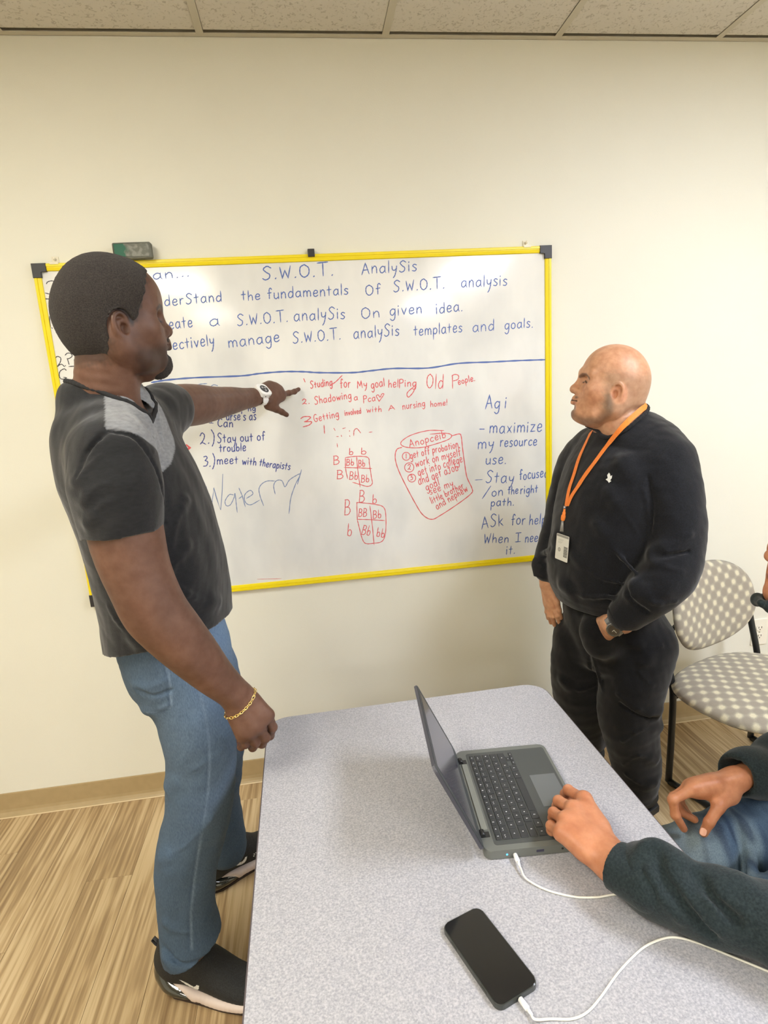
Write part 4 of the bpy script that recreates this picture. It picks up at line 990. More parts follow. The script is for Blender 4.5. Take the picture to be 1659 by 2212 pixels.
# ================================================================== LEFT MAN, pointing at the board
LO = V(-.43, -.72, 0)
SK1 = skinmat('skin_deep_brown')
fy = math.radians(22)
hf = nrm(V(math.cos(fy), math.sin(fy), .03))
hu = nrm(V(-.04, -.05, 1))
hs = 1.0
hleft = nrm(np.cross(hu, hf))
hc1 = P(255, 708, -.975)+hleft*.071*hs+hf*.012
H1 = Head(hc1, hf, hu, hs, jaw=1.04, lips=1.25, nose=-.001, lipx=.010, back=-.003, crown=.022, low=.79, fx=.90, fz=.012, chin=.004)
def hairline(z): return np.interp(z, [-.2, -.075, -.03, -.012, 0, .02, .07, .115, .2], [-.05, -.045, -.036, -.030, .012, .026, .050, .066, .075])
def col1(p):
    c = np.tile(np.array(lin((116, 84, 68))), (len(p), 1)); c = mixc(c, (90, 63, 50), .5+.5*vnoise(p, 28, 3))*1.0
    q = H1.loc(p); hd = sstep(q[:, 2], -.20, -.14)*(np.abs(q[:, 1]) < .13)
    n_ = vnoise(q, 260, 5)*.012
    # short hair: cap of the skull, temple to nape
    front = .064-.45*np.clip(.07-q[:, 2], 0, 1)*1.0
    line = hairline(q[:, 2])+.004
    hair = sstep(line+n_-q[:, 0], -.018, .010)*sstep(q[:, 2]+n_, -.098, -.072)
    ear = np.maximum(blob(q, (-.012, .078, -.004), (.030, .030, .042)), blob(q, (-.012, -.078, -.004), (.030, .030, .042)))
    hair = hair*(1-sstep(ear, .05, .3))
    fade = sstep(q[:, 2], -.07, .02)
    c = mixc(c, (42, 34, 31), hair*(.55+.45*fade)*hd)
    jaw = sstep(-.045-q[:, 2], 0, .03)*sstep(q[:, 0], -.005, .03)*sstep(q[:, 2], -.13, -.115)
    c = mixc(c, (40, 28, 23), jaw*.7*hd)
    beard = np.maximum(blob(q, (.076, 0, -.102), (.036, .036, .036)), blob(q, (.090, 0, -.048), (.012, .032, .009)))
    c = mixc(c, (24, 19, 18), sstep(beard, .05, .35)*hd)
    lip = np.maximum(blob(q, (.089, 0, -.0655), (.018, .026, .009)), blob(q, (.090, 0, -.0535), (.016, .026, .006)))
    c = mixc(c, (124, 74, 66), sstep(lip, .1, .5)*.7*hd)
    brow = np.maximum(blob(q, (.078, .032, .027), (.016, .026, .006)), blob(q, (.078, -.032, .027), (.016, .026, .006)))
    c = mixc(c, (32, 24, 22), sstep(facemask(q, 'brow'), .05, .6)*.8*hd)
    lash = np.maximum(blob(q, (.080, .031, .002), (.014, .018, .0028)), blob(q, (.080, -.031, .002), (.014, .018, .0028)))
    c = mixc(c, (22, 16, 15), sstep(facemask(q, 'lash'), .1, .7)*.95*hd)
    return c
B1 = Part()
F = Field(hc1-V(.17, .17, .27), hc1+V(.17, .17, .16), .0022)
H1.carve(F)
nb = P(232, 905, -.885)
F.loft([(H1.w(-.028, 0, -.02), .054, .054, hleft, hf), (H1.w(-.034, 0, -.070), .060, .060, hleft, hf), ((H1.w(-.045, 0, -.13)+nb)/2, .065, .066, V(0, 1, 0), V(1, 0, 0)), (nb+V(.0, 0, -.0), .070, .070, V(0, 1, 0), V(1, 0, 0)), (nb+V(.02, 0, -.05), .085, .078, V(0, 1, 0), V(1, 0, 0)), (nb+V(.02, 0, -.12), .12, .09, V(0, 1, 0), V(1, 0, 0))], .024)
F.cone(nb+V(.03, 0, -.01), P(322, 905, -.895)-TF*.03, .05, .026, .03)
F.cone(H1.w(-.02, -.060, -.03), nb+V(.055, -.02, -.01), .016, .014, .03)      # neck muscle
F.ell(H1.w(.045, 0, -.125), (.016, .014, .016), None, .02)
# goatee as a tuft of its own below the chin is added later as hair
B1.add(F, col1)
# near arm, hanging, with a loose fist
sh1 = P(240, 968, -1.045); el1 = P(343, 1326, -1.085); wr1 = P(515, 1506, -1.04)
F = Field(V(-.47, -1.20, .78), V(-.08, -.92, 1.62), .0026)
arm = [(246, 985, -1.03, .058), (256, 1060, -1.06, .068), (272, 1150, -1.07, .068), (296, 1235, -1.08, .062), (338, 1322, -1.085, .058), (376, 1368, -1.08, .0545), (420, 1415, -1.07, .048), (462, 1459, -1.055, .039), (497, 1490, -1.045, .032), (515, 1507, -1.04, .0295)]
ap = catmull([P(*a[:3]) for a in arm], 3); ar = catmull([[a[3]] for a in arm], 3)
F.chain(ap, [float(r[0]) for r in ar], .02, ci=.01)
F.ell(P(310, 1300, -1.10), (.035, .03, .06), None, .03)
kn = [P(578, 1545, -1.045), P(559, 1569, -1.058), P(540, 1583, -1.062), P(523, 1591, -1.058)]
fg = [[P(589, 1571, -1.030), P(583, 1589, -1.003), P(567, 1586, -.995)], [P(573, 1594, -1.045), P(566, 1606, -1.015), P(552, 1598, -.998)],
      [P(552, 1604, -1.052), P(546, 1614, -1.022), P(536, 1602, -1.005)], [P(530, 1608, -1.055), P(521, 1613, -1.030), P(517, 1600, -1.012)]]
th = [P(540, 1530, -1.015), P(566, 1552, -.990), P(572, 1572, -.978), P(566, 1588, -.972)]
hand(F, P(515, 1508, -1.04), kn, fg, th, fr=.0098, k=.005, palmr=.0145, wr=.029)
B1.add(F, col1)
# far arm reaching to the board
F = Field(V(-.45, -.74, 1.42), V(.05, -.005, 1.72), .0024)
arm = [(345, 905, -.69, .056), (368, 880, -.60, .053), (398, 876, -.53, .056), (430, 874, -.46, .0545), (465, 871, -.38, .047), (500, 865, -.30, .040), (530, 861, -.235, .0315), (552, 858, -.195, .0285)]
ap = catmull([P(*a[:3]) for a in arm], 3); ar = catmull([[a[3]] for a in arm], 3)
F.chain(ap, [float(r[0]) for r in ar], .02, ci=.01)
kn = [P(608, 853, -.100), P(603, 841, -.092), P(592, 834, -.092), P(580, 832, -.100)]
fg = [[P(624, 849, -.070), P(636, 846, -.048), P(645, 841, -.030)], [P(607, 843, -.058), P(598, 852, -.050), P(592, 856, -.064)],
      [P(595, 836, -.056), P(588, 846, -.050), P(584, 852, -.064)], [P(582, 834, -.064), P(576, 843, -.058), P(574, 850, -.070)]]
th = [P(580, 876, -.150), P(597, 884, -.125), P(609, 890, -.108), P(619, 896, -.095)]
hand(F, P(560, 857, -.180), kn, fg, th, fr=.0094, k=.006, palmr=.015, wr=.029)
F.cone(P(590, 868, -.135), P(607, 860, -.105), .016, .012, .016)
B1.add(F, col1)
# trunk and legs under the clothes
F = Field(V(-.75, -1.2, .05), V(-.05, -.35, 1.60), .010)
TF, TS = V(math.cos(-.14), math.sin(-.14), 0), V(-math.sin(-.14), math.cos(-.14), 0)
tor = [(P(240, 935, -.87), .10, .070), (P(264, 990, -.862), .140, .080), (P(298, 1060, -.855), .150, .090), (P(324, 1130, -.848), .145, .100), (P(347, 1210, -.84), .142, .102), (P(364, 1290, -.825), .142, .100), (P(374, 1370, -.80), .140, .090), (P(396, 1440, -.79), .125, .080)]
F.loft([(a, b, c, TS, TF) for a, b, c in tor], .03)
legN = [(404, 1450, -.85, .066), (426, 1560, -.875, .064), (432, 1680, -.88, .060), (420, 1780, -.88, .055), (408, 1900, -.88, .052), (415, 2020, -.885, .044), (418, 2045, -.885, .038)]
legF = [(428, 1460, -.70, .070), (446, 1560, -.655, .066), (455, 1660, -.61, .060), (474, 1740, -.56, .052), (488, 1805, -.53, .042), (496, 1828, -.525, .036)]
for lg in (legN, legF): F.chain([P(*a[:3]) for a in lg], [a[3] for a in lg], .02, ci=.02)
B1.add(F, col1)
man1 = B1.build('person', SK1, LO); man1.location = Vector(LO)
setp(man1, 'man in a black and grey T-shirt and jeans pointing at the whiteboard', 'person')
# goatee
F = Field(hc1-V(.02, .16, .20), hc1+V(.17, .16, .02), .0018)
F.ell(H1.w(.078, 0, -.112), (.028*hs, .026*hs, .026*hs), H1.M, .008); F.ell(H1.w(.090, 0, -.098), (.014, .020, .014), H1.M, .01)
F.ell(H1.w(.070, 0, -.128), (.020, .020, .014), H1.M, .01)
F.chain([H1.w(.082, -.028, -.060), H1.w(.082, -.027, -.085), H1.w(.078, -.015, -.105)], [.004, .006, .01], .008)
F.chain([H1.w(.082, .028, -.060), H1.w(.082, .027, -.085), H1.w(.078, .015, -.105)], [.004, .006, .01], .008)
F.chain([H1.w(.083, -.027, -.056), H1.w(.098, -.012, -.0475), H1.w(.103, 0, -.0455), H1.w(.098, .012, -.0475), H1.w(.083, .027, -.056)], [.0035, .0045, .0045, .0045, .0035], .004)
F.wrinkle(.0013, 900, 3)
HAIR = mat('hair_black', (30, 26, 25), .95, noise=(420, (62, 55, 51), 4, .35, .7), bump=(900, .9, .0025), sheen=.05)
o = cmesh(F, 'goatee', HAIR, man1)
# close-cropped hair
F = Field(hc1-V(.16, .16, .13), hc1+V(.14, .15, .16), .0026)
H1.carve(F); F.d -= .0050
X, Y, Z = [(F.lo[i]+F.h*np.arange(F.n[i])).astype(np.float32) for i in range(3)]
D = np.stack(np.meshgrid(X, Y, Z, indexing='ij'), -1)-hc1.astype(np.float32); Q = (D @ H1.M.astype(np.float32))/hs
qx, qy, qz = Q[..., 0], Q[..., 1], Q[..., 2]
wob = .0025*np.sin(qy*260)*np.sin(qz*210)
line = hairline(qz)
cutf = np.maximum(qx-line-wob, -.062-.10*np.abs(qy)-qz)
ears = np.minimum(np.sqrt(((qx+.006)/.028)**2+((qy-.085)/.03)**2+((qz+.004)/.040)**2), np.sqrt(((qx+.006)/.028)**2+((qy+.085)/.03)**2+((qz+.004)/.040)**2))
cutf = np.maximum(cutf, (1-ears)*.02)
F.d = np.maximum(F.d, (cutf*.8).astype(np.float32)); del D, Q
F.wrinkle(.0007, 1500, 9)
cmesh(F, 'hair', HAIR, man1)
# T-shirt
F = Field(V(-.80, -1.22, .88), V(-.06, -.50, 1.70), .0036)
tsh = [(P(222, 848, -.875), .086, .080), (P(226, 875, -.875), .096, .086), (P(234, 902, -.873), .130, .094), (P(245, 934, -.870), .172, .102), (P(266, 990, -.862), .196, .114), (P(298, 1060, -.855), .190, .128), (P(324, 1130, -.848), .182, .134), (P(347, 1210, -.840), .180, .138), (P(364, 1290, -.825), .182, .138), (P(371, 1350, -.812), .188, .138), (P(370, 1400, -.80), .194, .136)]
F.loft([(a, b, c, TS, TF) for a, b, c in tsh], .02, e=2.3)
F.chain([P(248, 945, -.98), P(244, 985, -1.03)], [.066, .072], .045, ci=.02)
F.chain([P(296, 935, -.76), P(335, 900, -.70)], [.080, .068], .04, ci=.02)
FN = F.like()
slv = [(246, 985, -1.055, .078), (252, 1050, -1.066, .081), (260, 1110, -1.073, .0745), (268, 1190, -1.076, .073)]
FN.chain([P(*a[:3]) for a in slv], [a[3] for a in slv], .022, ci=.02)
ha, hb = P(262, 1105, -1.073), P(266, 1152, -1.076); FN.half(hb, nrm(hb-ha)+V(.10, 0, 0))
F.comb((slice(None),)*3, FN.d, .03, 'add')
FN.d[:] = 1.0; FN.chain([P(335, 900, -.70), P(356, 886, -.645), P(380, 876, -.56)], [.068, .066, .062], .02, ci=.02)
FN.half(P(364, 884, -.61), nrm(P(380, 876, -.56)-P(345, 893, -.67))); F.comb((slice(None),)*3, FN.d, .02, 'add')
FN = None
# folds
for pts, r in (([(470, 1300), (420, 1290), (380, 1262)], .008), ([(495, 1270), (440, 1262), (400, 1240)], .007), ([(490, 1240), (450, 1215)], .006), ([(300, 1390), (260, 1350), (235, 1310)], .007), ([(400, 1180), (370, 1240), (365, 1300)], .006), ([(400, 1080), (380, 1130), (372, 1180)], .006),
               ([(190, 1130), (220, 1090), (260, 1075)], .007), ([(180, 1085), (210, 1050), (235, 1045)], .006), ([(165, 1040), (190, 1010), (215, 985)], .005), ([(330, 880), (345, 920), (352, 960)], .006), ([(315, 900), (330, 935), (333, 975)], .005)):
    q = [F.hit(*a) for a in pts]
    if near_run(q): F.chain([a-F.grad(a)*r*.55 for a in catmull(q, 3)], r, r*3.5, ci=.004)
for pts, r in ( ([(228, 933), (190, 975), (165, 1030)], .0035), ([(235, 928), (290, 945), (330, 995), (350, 1060), (356, 1130)], .0035)):
    q = [F.hit(*a) for a in pts]
    if near_run(q): F.chain(catmull(q, 3), r, r*1.6, 'cut', ci=.004)
F.wrinkle(.0035, 34, 11, (1, 1, .8)); F.wrinkle(.0012, 90, 4, (1, 1, .6))
hq = [P(238, 1388, -.80), P(340, 1400, -.99), P(505, 1322, -.80)]
nh = nrm(np.cross(hq[1]-hq[0], hq[2]-hq[0])); nh = nh if nh[2] < 0 else -nh
F.half(hq[0], nh)
far = P(371, 885, -.575); F.half(far, nrm(V(.25, 1, .12)), 'and') if False else None
# neckline opening
NL_ = [P(*a) for a in ((148, 832, -.91), (165, 834, -.940), (193, 840, -.962), (235, 851, -.972), (281, 884, -.966), (324, 903, -.945), (341, 903, -.915), (322, 870, -.855), (301, 842, -.815), (240, 830, -.785), (180, 820, -.81), (152, 822, -.86))]
loop = catmull(NL_, 4, closed=True); cen = nb+V(.015, 0, .05); FS_ = F.like(); FS_.d = F.d.copy()
for q in loop: F.cone(cen, q+nrm(cen-q)*.010, .045, .007, .001, 'cut')
YOKE = [(-.262, 1.60), (-.262, 1.545), (-.228, 1.537), (-.205, 1.521), (-.172, 1.494), (-.135, 1.462), (-.092, 1.438), (-.050, 1.452), (.000, 1.474), (.032, 1.500), (.050, 1.545), (.062, 1.60), (.02, 1.66), (-.08, 1.64), (-.128, 1.600)]
mid = P(272, 990, -.862)
def shirtcol(p):
    c = np.tile(np.array(lin((35, 36, 38))), (len(p), 1))
    f = (p-mid) @ TF; sv = (p-mid) @ TS; z_ = p[:, 2]
    ins = np.zeros(len(p), bool); dd_ = np.full(len(p), 9.0); ny = len(YOKE)
    for i in range(ny):
        (x0, y0), (x1, y1) = YOKE[i], YOKE[(i+1) % ny]
        ins ^= ((y0 > z_) != (y1 > z_)) & (sv < (x1-x0)*(z_-y0)/(y1-y0+1e-12)+x0)
        ex_, ey_ = x1-x0, y1-y0; t = np.clip(((sv-x0)*ex_+(z_-y0)*ey_)/(ex_**2+ey_**2), 0, 1); dd_ = np.minimum(dd_, np.hypot(sv-x0-t*ex_, z_-y0-t*ey_))
    g_ = sstep(np.where(ins, dd_, -dd_), -.0012, .0012)*sstep(f-np.where(sv < -.03, .076-(sv+.231)*.42, -.02), -.0012, .0012)
    c = mixc(c, (140, 142, 145), g_)
    hm = (p-hq[0]) @ nh
    c = mixc(c, (26, 27, 29), .6*sstep(hm, -.0255, -.0235)*sstep(-hm, .0215, .0235))
    return c
KNIT = mat('tshirt_knit', (255, 255, 255), .92, noise=((70, 70, 190), (205, 205, 208), 4, .3, .75), bump=(520, .35, .0016), attr='tint', sheen=.25, spec=.2)
cmesh(F, 't_shirt', KNIT, man1, shirtcol)
# dark collar band round the neck opening
band = []
for i, q in enumerate(loop):
    band.append(FS_.project(q, 6, .0004) if abs(FS_.at(q)[0]) < .03 else q)
FB = Field(np.min(band, 0)-.03, np.max(band, 0)+.03, .0022)
FB.chain(band+[band[0]], .0050, .002, ci=.002)
o = cmesh(FB, 'collar', mat('collar_black', (30, 30, 32), .9), man1)
# jeans
F = Field(V(-.78, -1.08, .02), V(-.02, -.36, 1.10), .0042)
pel = [(P(364, 1325, -.81), .168, .112), (P(370, 1370, -.80), .176, .120), (P(390, 1420, -.79), .176, .122), (P(414, 1475, -.785), .155, .10)]
F.loft([(a, b, c, TS, TF) for a, b, c in pel], .02)
jn = [(398, 1450, -.875, .088), (420, 1530, -.88, .087), (433, 1610, -.88, .085), (434, 1690, -.88, .083), (426, 1765, -.88, .079), (408, 1840, -.88, .0775), (402, 1910, -.88, .0735), (405, 1970, -.882, .0725), (412, 2020, -.885, .075), (420, 2062, -.888, .078)]
jf = [(425, 1450, -.69, .112), (443, 1530, -.67, .106), (452, 1610, -.64, .098), (455, 1680, -.60, .086), (465, 1740, -.565, .074), (478, 1790, -.54, .068), (488, 1828, -.525, .070)]
for L_ in (jn, jf):
    F.chain(catmull([P(*a[:3]) for a in L_], 2), [float(r[0]) for r in catmull([[a[3]] for a in L_], 2)], .025, ci=.012)
fx = lambda pts, r, k=2.4, op='add': (lambda q: F.chain([a-F.grad(a)*r*(.5 if op == 'add' else -.2) for a in catmull(q, 3)], r, r*k*1.5, op, ci=.004) if near_run(q) else None)([F.hit(*a) for a in pts])
for pts, r in (([(352, 2035), (385, 2062), (420, 2075), (470, 2040), (486, 2020)], .009), ([(358, 2068), (400, 2098), (440, 2092), (476, 2062)], .008), ([(360, 1995), (400, 2015), (450, 1985)], .006), ([(345, 1780), (400, 1760), (460, 1700)], .008), ([(350, 1850), (395, 1830), (455, 1770)], .007), ([(362, 1700), (420, 1660), (480, 1620)], .008), ([(340, 1600), (400, 1590), (470, 1560)], .006),
               ([(470, 1815), (500, 1830), (524, 1810)], .008), ([(474, 1850), (500, 1858), (518, 1845)], .007), ([(300, 1488), (330, 1480), (356, 1468)], .008), ([(315, 1535), (345, 1530), (372, 1518)], .006)): fx(pts, r)
for pts, r in (([(355, 2052), (395, 2082), (440, 2072), (476, 2045)], .005), ([(296, 1496), (330, 1503), (370, 1490)], .006)): fx(pts, r, 1.8, 'cut')
F.wrinkle(.0045, 26, 21, (1, 1, .7)); F.wrinkle(.0015, 80, 22, (1, 1, .8))
F.halfbox(P(420, 2078, -.95), V(.30, 0, -1), V(-.78, -1.08, .02), V(-.02, -.72, .5)); F.halfbox(P(490, 1872, -.56), V(.1, 0, -1), V(-.78, -.72, .02), V(-.02, -.36, .5))
seam = catmull([P(u, v, -.98) for u, v in ((432, 1480), (450, 1560), (453, 1640), (450, 1700), (438, 1790), (420, 1900), (412, 2000), (418, 2080))], 6)
seam = np.array([q for q in seam])
pk_ = [F.hit(u, v) for u, v in ((359, 1430), (366, 1470), (371, 1522), (366, 1528), (335, 1538), (318, 1539))]
pkl = [q for q in pk_ if q is not None]
seamh = [q for q in [F.hit(u, v) for u, v in ((432, 1500), (443, 1545), (451, 1600), (453, 1650), (449, 1710), (442, 1760), (430, 1830), (420, 1900), (412, 1970), (414, 2050), (420, 2095))] if q is not None]
def jeancol(p):
    c = np.tile(np.array(lin((80, 98, 117))), (len(p), 1))
    c = mixc(c, (97, 116, 137), .5+.5*vnoise(p*V(1, 1, .5), 14, 31))
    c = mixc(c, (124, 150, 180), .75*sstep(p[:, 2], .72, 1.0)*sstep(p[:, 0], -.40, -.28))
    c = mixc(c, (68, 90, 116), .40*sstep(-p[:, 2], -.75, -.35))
    c = mixc(c, (138, 158, 180), .65*np.maximum(dist_poly(p, seamh, .005) if len(seamh) > 2 else 0, 0))
    c = mixc(c, (52, 74, 102), .5*np.maximum(dist_poly(p+V(.006, 0, 0), seamh, .006) if len(seamh) > 2 else 0, 0))
    if len(pkl) > 2: c = mixc(c, (150, 172, 196), .7*dist_poly(p, pkl, .004)); c = mixc(c, (50, 70, 96), .6*dist_poly(p+V(.006, 0, .004), pkl, .005))
    return c
DEN = mat('denim', (255, 255, 255), .85, noise=((480, 480, 130), (200, 205, 212), 4, .3, .75), bump=(600, .4, .0015), attr='tint', spec=.25)
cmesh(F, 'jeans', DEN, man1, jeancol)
# running shoes: heel at the origin, toe along +x
def shoe(par, heel, ang, side, marks):
    """side = +1 when the visible outer side faces local -y"""
    F = Field(V(-.03, -.065, -.004), V(.33, .065, .16), .0024)
    up = [(V(.010, 0, .080), .030, .034), (V(.045, 0, .086), .042, .056), (V(.095, 0, .084), .044, .056), (V(.145, 0, .068), .046, .046), (V(.20, 0, .046), .047, .030), (V(.255, 0, .037), .044, .024), (V(.292, 0, .032), .030, .018)]
    F.loft([(a, b, c, V(0, 1, 0), V(0, 0, 1)) for a, b, c in up], .02)
    F.cone((.045, 0, .09), (.052, 0, .130), .048, .046, .02); F.cone((.05, 0, .14), (.058, 0, .20), .038, .038, .004, 'cut')
    F.half((.15, 0, .026), (0, 0, -1))
    M = Matrix.Translation(Vector(heel)) @ Matrix.Rotation(ang, 4, 'Z') @ Matrix.Diagonal((1.05, 1.08, 1.08, 1))
    up_ = F.mesh('shoe_upper', mat('shoe_black', (26, 27, 28), .75, noise=(420, (44, 46, 48), 2, .4, .7), bump=(700, .6, .002)), par)
    G_ = Field(V(-.03, -.065, -.004), V(.33, .065, .08), .0024)
    G_.loft([(V(.085, 0, .020), .030, .013, V(0, 1, 0), V(0, 0, 1)), (V(.13, 0, .022), .045, .016, V(0, 1, 0), V(0, 0, 1)), (V(.19, 0, .020), .051, .016, V(0, 1, 0), V(0, 0, 1)), (V(.25, 0, .022), .049, .014, V(0, 1, 0), V(0, 0, 1)), (V(.295, 0, .028), .033, .011, V(0, 1, 0), V(0, 0, 1))], .01, e=2.6)
    G_.cone((.055, -.03, .044), (.11, -.035, .026), .006, .012, .012); G_.cone((.055, .03, .044), (.11, .035, .026), .006, .012, .012)
    so = G_.mesh('midsole', mat('midsole_white', (222, 206, 198), .5), par)
    A_ = Field(V(-.035, -.065, -.004), V(.16, .065, .11), .0024)
    A_.loft([(V(.002, 0, .040), .030, .030, V(0, 1, 0), V(0, 0, 1)), (V(.035, 0, .030), .046, .024, V(0, 1, 0), V(0, 0, 1)), (V(.075, 0, .024), .048, .018, V(0, 1, 0), V(0, 0, 1)), (V(.115, 0, .016), .040, .010, V(0, 1, 0), V(0, 0, 1))], .01)
    A_.cone((.000, 0, .05), (.012, 0, .088), .020, .016, .02); A_.half((0, 0, .004), (0, 0, -1))
    he = A_.mesh('heel_cushion', mat('heel_gloss', (40, 42, 36), .12, coat=.8, spec=.7), par)
    mb = MB(); mb.prism([(x_, y_) for x_, y_ in [(.022, -.026), (.05, -.038), (.11, -.040), (.19, -.046), (.25, -.044), (.295, -.028), (.305, 0), (.295, .028), (.25, .044), (.19, .046), (.11, .040), (.05, .038), (.022, .026), (.012, 0)]], 0, .007)
    ou = mb.build('outsole', mat('outsole', (60, 48, 42), .7), par)
    tb = MB().tube([(.002, 0, .118), (-.014, 0, .134), (-.020, 0, .126), (-.012, 0, .116), (.004, 0, .106)], .005, 8, flat=.35).build('heel_tab', mat('tab', (58, 58, 60), .6), par)
    tg = MB().tube(catmull([(.092, 0, .108), (.085, 0, .132), (.094, 0, .150), (.102, 0, .140), (.098, 0, .112)], 3), .005, 8, flat=.35).build('tongue_tab', mat('shoe_black', (26, 27, 28), .75), par)
    parts = [up_, so, he, ou, tb, tg]
    # white tick mark, and small lettering on the inner side, lying on the upper
    def decal(name, polys, z, ys, th_=.0012):
        vs, fs = [], []
        for poly in polys:
            b0 = len(vs); n_ = len(poly)
            for x_, z_ in poly:
                yy = ys*.06
                for _ in range(60):
                    if F.at(V(x_, yy, z_))[0] < th_: break
                    yy -= ys*.0012
                vs.append((x_, yy, z_))
            fs.append(tuple(range(b0, b0+n_)))
        o = pydata(name, vs, fs, mat('mark_white', (236, 238, 236), .5), par); parts.append(o)
    ys = -side
    sw = catmull([(.098, .0405), (.108, .0405), (.124, .049), (.139, .057)], 5); sb = catmull([(.139, .057), (.120, .0530), (.104, .0470), (.099, .0510), (.094, .0460), (.098, .0405)], 4)
    quads = []
    A1 = catmull([(.082, .076), (.098, .062), (.117, .0520), (.132, .0570), (.138, .072)], 5); A2 = catmull([(.082, .0764), (.102, .0700), (.116, .0640), (.125, .0660), (.131, .073)], 5)
    for i in range(len(A1)-1): quads.append([tuple(A1[i]), tuple(A1[i+1]), tuple(A2[i+1]), tuple(A2[i])])
    decal('tick_mark', quads, 0, ys)
    if marks:
        qd = []
        def seg(x0, z0, x1, z1, w_=.0011):
            d = np.array((x1-x0, z1-z0)); L_ = np.linalg.norm(d); n_ = np.array((-d[1], d[0]))/L_*w_; a = np.array((x0, z0)); b = np.array((x1, z1))
            for k in range(3):
                p_, q_ = a+d*k/3, a+d*(k+1)/3; qd.append([tuple(p_+n_), tuple(q_+n_), tuple(q_-n_), tuple(p_-n_)])
        x_, z_ = .160, .056
        for ch in ('27C'):
            S = {'2': [(0, 8, 4, 8), (4, 8, 4, 4.5), (4, 4.5, 0, 4), (0, 4, 0, 0), (0, 0, 4, 0)], '7': [(0, 8, 4, 8), (4, 8, 1.5, 0)], 'C': [(4, 8, 0, 8), (0, 8, 0, 0), (0, 0, 4, 0)]}[ch]
            for a, b, c, d in S: seg(x_+a*.0011*(1), z_+b*.0011, x_+c*.0011, z_+d*.0011, .0008)
            x_ += .0072
        decal('side_lettering', qd, 0, ys)
    for o in parts: o.matrix_local = Matrix.Translation(-Vector(par.location)) @ M
    up_.name = 'shoe'
    for o in parts[1:]:
        o.parent = up_; o.matrix_local = Matrix.Identity(4)
    return up_
h1_ = px(352, 2140, z=0); d1 = px(540, 2178, z=0)-h1_; a1_ = math.atan2(d1[1], d1[0])
hh1 = h1_+V(-math.sin(a1_), math.cos(a1_), 0)*.026
s1 = shoe(man1, hh1-V(math.cos(a1_), math.sin(a1_), 0)*.008, a1_, 1, False)
h2_ = px(452, 1948, z=0); d2 = px(560, 1874, z=0)-h2_; a2_ = math.atan2(d2[1], d2[0])
hh2 = h2_+V(-math.sin(a2_), math.cos(a2_), 0)*.045
s2 = shoe(man1, hh2, a2_, 1, True)
# white wristwatch on the pointing arm
def orient(o_, x_, z_):
    x_ = nrm(x_); z_ = nrm(z_-x_*(x_@z_)); return Matrix((( x_[0], np.cross(z_, x_)[0], z_[0], o_[0]), (x_[1], np.cross(z_, x_)[1], z_[1], o_[1]), (x_[2], np.cross(z_, x_)[2], z_[2], o_[2]), (0, 0, 0, 1)))
wc = P(560, 857, -.185); ax_ = nrm(P(575, 856, -.150)-P(530, 861, -.235))
toc = nrm(CAM-wc); upw = nrm(V(-.15, -.2, 1)); fz = nrm(toc*.9+upw*.55); fz = nrm(fz-ax_*(fz@ax_))
M = orient(wc, ax_, fz)
def wob_(name, mb, m, par, M_, top_par=man1):
    o = mb.build(name, m, top_par); o.matrix_local = Matrix.Translation(-Vector(top_par.location)) @ M_; return o
WW = mat('watch_white', (238, 238, 236), .35)
mb = MB(); n_ = 40; Rr = .0285
ring_ = []
for k in range(n_):
    a = 2*math.pi*k/n_; r_ = Rr+.001*(k % 2); c_, s_ = math.cos(a), math.sin(a)
    wd = .0105 if s_ < .3 else .0130
    ring_.append([mb.bm.verts.new(Vector((x_, c_*(rr_+0), s_*rr_*.80))) for x_, rr_ in ((-wd, r_+.001), (-wd*.9, r_+.0045), (wd*.9, r_+.0045), (wd, r_+.001))])
for k in range(n_):
    A_, B_ = ring_[k], ring_[(k+1) % n_]
    for j in range(4): mb.bm.faces.new((A_[j], A_[(j+1) % 4], B_[(j+1) % 4], B_[j]))
wt = wob_('wristwatch', mb, WW, None, M)
wt['label'] = 'chunky white wristwatch'
def sub(name, mb, m, par): return mb.build(name, m, par)
sub('watch_case', MB().prism(rrect(.050, .052, .015, 4), .020, .0360, bev=.003), WW, wt)
sub('watch_dial', MB().prism([(.0165*math.cos(a), .0165*math.sin(a)) for a in np.linspace(0, 2*math.pi, 24, endpoint=False)], .0360, .0373, bev=.0006), mat('dial_dark', (50, 50, 54), .25, spec=.6), wt)
mk = MB()
for dx, dy, r_ in ((-.004, .005, .0035), (.005, .003, .003), (0, -.006, .0032)): mk.tube([(dx*1.25, dy*1.25, .0373), (dx*1.25, dy*1.25, .0377)], r_*1.2, 12)
sub('dial_counter', mk, mat('dial_silver', (176, 176, 180), .3, .5), wt)
for sy in (1, -1):
    for sx in (-1, 1): sub('watch_button', MB().tube([(sx*.010, sy*.0225, .026), (sx*.010, sy*.0262, .026)], .0024, 10), mat('dial_dark', (50, 50, 54), .25), wt)
